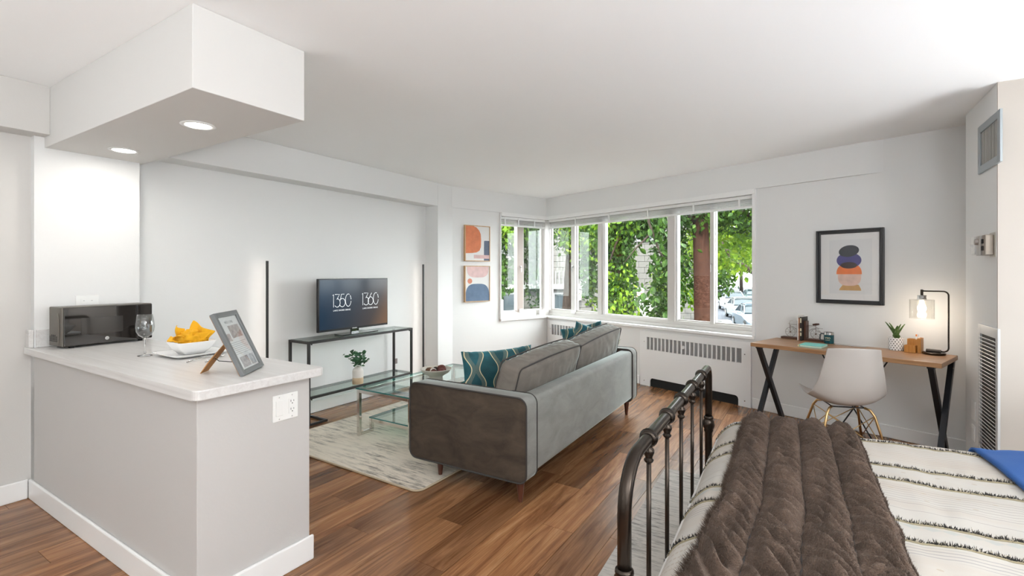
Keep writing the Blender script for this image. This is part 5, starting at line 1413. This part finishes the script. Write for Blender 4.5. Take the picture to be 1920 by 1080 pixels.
# leaves
def leafcloud(name, parent, m, blobs, n, size, seed, droop=.3):
    rg = np.random.default_rng(seed)
    tot = sum(b[6] if len(b) > 6 else 1 for b in blobs)
    C_ = []
    for b in blobs:
        kk = int(n * (b[6] if len(b) > 6 else 1) / tot)
        v = rg.normal(size=(kk, 3)); v /= np.linalg.norm(v, axis=1)[:, None]; rr = rg.random(kk) ** .45
        v = v * rr[:, None] * np.array(b[3:6]) + np.array([*(RT * b[0] + FW * b[1])][:2] + [b[2]])
        C_.append(v)
    C_ = np.concatenate(C_); N_ = len(C_)
    ax = rg.normal(size=(N_, 3)); ax[:, 2] -= droop * 2; ax /= np.linalg.norm(ax, axis=1)[:, None]
    ot = rg.normal(size=(N_, 3)); sd = np.cross(ax, ot); sd /= np.linalg.norm(sd, axis=1)[:, None]; up = np.cross(sd, ax)
    s_ = size * rg.uniform(.6, 1.3, N_)[:, None]
    V = np.empty((N_, 6, 3))
    V[:, 0] = C_; V[:, 1] = C_ + ax * s_ * .35 + sd * s_ * .36 + up * s_ * .06; V[:, 2] = C_ + ax * s_ * .75 + sd * s_ * .26 + up * s_ * .05
    V[:, 3] = C_ + ax * s_ * 1.1; V[:, 4] = C_ + ax * s_ * .75 - sd * s_ * .26 + up * s_ * .05; V[:, 5] = C_ + ax * s_ * .35 - sd * s_ * .36 + up * s_ * .06
    idx = np.arange(N_)[:, None] * 6
    F_ = np.concatenate([idx + np.array([[0, 1, 2, 3]]), idx + np.array([[0, 3, 4, 5]])])
    me = bpy.data.meshes.new(name); me.from_pydata(V.reshape(-1, 3).tolist(), [], F_.tolist()); me.materials.append(m)
    o = bpy.data.objects.new(name, me); col.objects.link(o); o.parent = parent; o['kind'] = 'stuff'
    return o
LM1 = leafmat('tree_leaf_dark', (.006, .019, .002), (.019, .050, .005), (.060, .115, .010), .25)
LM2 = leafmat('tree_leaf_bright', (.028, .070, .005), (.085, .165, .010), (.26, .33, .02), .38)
def branch(pts, r0, r1, m, parent, name='branch'):
    P = [st(*p) for p in pts]; n_ = len(P)
    MB().tube(P, [r0 + (r1 - r0) * i / (n_ - 1) for i in range(n_)], 10).build(name, m, parent, smooth=True)
def tree(name, label): return thing(name, label, 'tree', (0, 0, 0), 0, 'trees outside the windows')
T1 = tree('street_tree', 'big street tree with a thick brown trunk outside the wide window')
branch([(4.62, 11.5, ZG), (4.55, 11.5, .3), (4.52, 11.5, 1.6), (4.48, 11.5, 2.9), (4.4, 11.5, 4.5)], .22, .16, M_bark, T1, 'trunk')
branch([(4.5, 11.5, 2.6), (5.2, 11.2, 2.9), (5.9, 11.0, 2.3), (6.0, 10.8, 1.0)], .07, .02, M_bark2, T1)
branch([(4.5, 11.5, 2.5), (3.6, 11.2, 3.0), (2.7, 10.9, 3.0), (2.4, 10.6, 2.3), (2.1, 10.4, 1.6)], .06, .015, M_bark2, T1)
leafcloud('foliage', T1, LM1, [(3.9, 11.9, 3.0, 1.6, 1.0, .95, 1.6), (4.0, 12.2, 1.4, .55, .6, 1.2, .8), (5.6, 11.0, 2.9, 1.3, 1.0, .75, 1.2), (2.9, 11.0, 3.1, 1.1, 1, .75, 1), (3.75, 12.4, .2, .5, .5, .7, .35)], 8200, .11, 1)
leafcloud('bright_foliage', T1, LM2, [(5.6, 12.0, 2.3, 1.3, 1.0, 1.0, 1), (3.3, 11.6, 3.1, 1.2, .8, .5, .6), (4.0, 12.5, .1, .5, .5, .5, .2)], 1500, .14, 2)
T2 = tree('ivy_clad_tree', 'tree thickly covered with hanging ivy outside the middle of the wide window')
branch([(2.35, 11.0, ZG), (2.4, 11.0, 1), (2.45, 11.0, 4.2)], .14, .10, M_bark2, T2, 'trunk')
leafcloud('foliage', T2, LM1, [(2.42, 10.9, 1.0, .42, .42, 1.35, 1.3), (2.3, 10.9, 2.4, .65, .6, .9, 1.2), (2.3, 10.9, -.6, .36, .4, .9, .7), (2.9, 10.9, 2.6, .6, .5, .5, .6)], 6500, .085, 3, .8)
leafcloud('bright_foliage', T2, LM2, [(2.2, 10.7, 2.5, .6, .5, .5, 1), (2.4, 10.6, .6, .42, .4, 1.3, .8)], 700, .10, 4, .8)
T3 = tree('leafy_branch', 'leafy branch hanging low in front of the pale stone wall'); T3['category'] = 'branch'
branch([(2.5, 9.0, 3.0), (2.55, 9.0, 2.3), (2.75, 9.0, 1.75), (3.0, 9.0, 1.35)], .03, .012, M_bark2, T3)
branch([(2.6, 9.0, 2.1), (2.3, 9.0, 1.8), (2.1, 9.0, 1.55)], .02, .008, M_bark2, T3)
lg = leafshape(.15, .10, .12, 4); lg = lg.mesh('leaf'); lg.materials.append(LM1)
rnd = random.Random(8)
for i in range(170):
    q_ = rnd.random(); x = 2.65 + .5 * q_ + rnd.gauss(0, .17); z = 2.35 - 1.35 * q_ + rnd.gauss(0, .17)
    if i % 5 == 0: x = 2.25 + rnd.gauss(0, .12); z = .95 + rnd.gauss(0, .12); x += .25
    o = bpy.data.objects.new('leaf', lg); col.objects.link(o); o.parent = T3; o.location = st(x, 9.0 + rnd.gauss(0, .12), z)
    o.rotation_euler = (rnd.uniform(-1, 1), rnd.uniform(.3, 1.4), rnd.uniform(0, 6.28)); o.scale = (rnd.uniform(.6, 1.1),) * 3
T4 = tree('street_tree', 'dark leaning tree seen through the left pane of the wide window')
branch([(1.72, 16.5, ZG), (1.85, 16.5, -.3), (1.95, 16.5, 1.2), (2.0, 16.5, 2.2), (1.75, 16.5, 3.4)], .19, .12, M_bark2, T4, 'trunk')
branch([(1.98, 16.5, 1.9), (2.35, 16.4, 2.9), (2.6, 16.3, 3.8)], .08, .04, M_bark2, T4)
leafcloud('foliage', T4, LM1, [(2.2, 16.6, 3.0, 1.2, .9, 1.1, 1), (2.5, 16.0, 1.6, .35, .5, 1.2, .4), (3.3, 16.5, 1.6, .9, .7, 2.2, 1.2)], 3000, .15, 5)
leafcloud('bright_foliage', T4, LM2, [(2.4, 16.0, 2.6, 1.0, .6, .9, 1), (3.2, 16.2, 1.0, .8, .6, 1.6, .8)], 1100, .15, 6)
T5 = tree('street_tree', 'leafy tree outside the narrow window beside the pictures')
branch([(-.7, 15.5, ZG), (-.7, 15.5, 4)], .15, .12, M_bark2, T5, 'trunk')
leafcloud('foliage', T5, LM1, [(-.2, 14.5, 2.6, .9, .8, 1.0, 1), (.75, 15, 2.0, .45, .6, 1.8, .8), (-.3, 14.2, 1.3, .5, .5, .7, .4)], 2400, .13, 7, .6)
leafcloud('bright_foliage', T5, LM2, [(-.2, 14.0, 2.7, .8, .6, .7, 1)], 600, .13, 8)
T6 = tree('street_tree', 'bright green tree with a dark limb above the parked cars')
branch([(9.6, 18, ZG), (9.5, 18, 2.0), (9.0, 18, 4.0)], .2, .16, M_bark2, T6, 'trunk')
branch([(9.9, 19, 1.2), (9.2, 19, 1.55), (8.6, 19, 2.0), (8.3, 19, 2.6)], .14, .06, M_bark2, T6)
leafcloud('foliage', T6, LM1, [(8.8, 19.5, 4.0, 2.0, 1.2, 1.4, 1), (8.3, 20, 1.0, 1.0, .8, .7, .4)], 2200, .17, 9)
leafcloud('bright_foliage', T6, LM2, [(8.9, 21.5, 2.3, 1.9, 1.2, 1.3, 1.4), (8.0, 20.5, .3, .6, .6, .6, .2)], 2600, .17, 10)
T7 = tree('sapling', 'small young tree in front of the stone wall, left of the thick trunk')
branch([(6.1, 18.5, ZG), (6.1, 18.5, .2), (6.05, 18.5, 1.0)], .05, .03, M_bark2, T7, 'trunk')
leafcloud('foliage', T7, LM2, [(6.0, 18.5, .9, .75, .6, .95, 1)], 900, .13, 11)
T8 = tree('row_of_trees', 'distant trees closing the end of the street'); 
branch([(30, 75, ZG), (30, 75, 5)], .3, .2, M_bark2, T8, 'trunk'); branch([(38, 80, ZG), (38, 80, 5)], .3, .2, M_bark2, T8, 'trunk')
leafcloud('foliage', T8, LM1, [(28, 75, 6, 14, 5, 5.5, 2), (42, 80, 6, 12, 5, 5, 1), (10, 70, 9, 14, 4, 5, 1)], 3200, .9, 12)
leafcloud('bright_foliage', T8, LM2, [(30, 70, 5, 12, 5, 4.5, 1)], 1300, .8, 13)
print('DONE objects', len(bpy.data.objects))
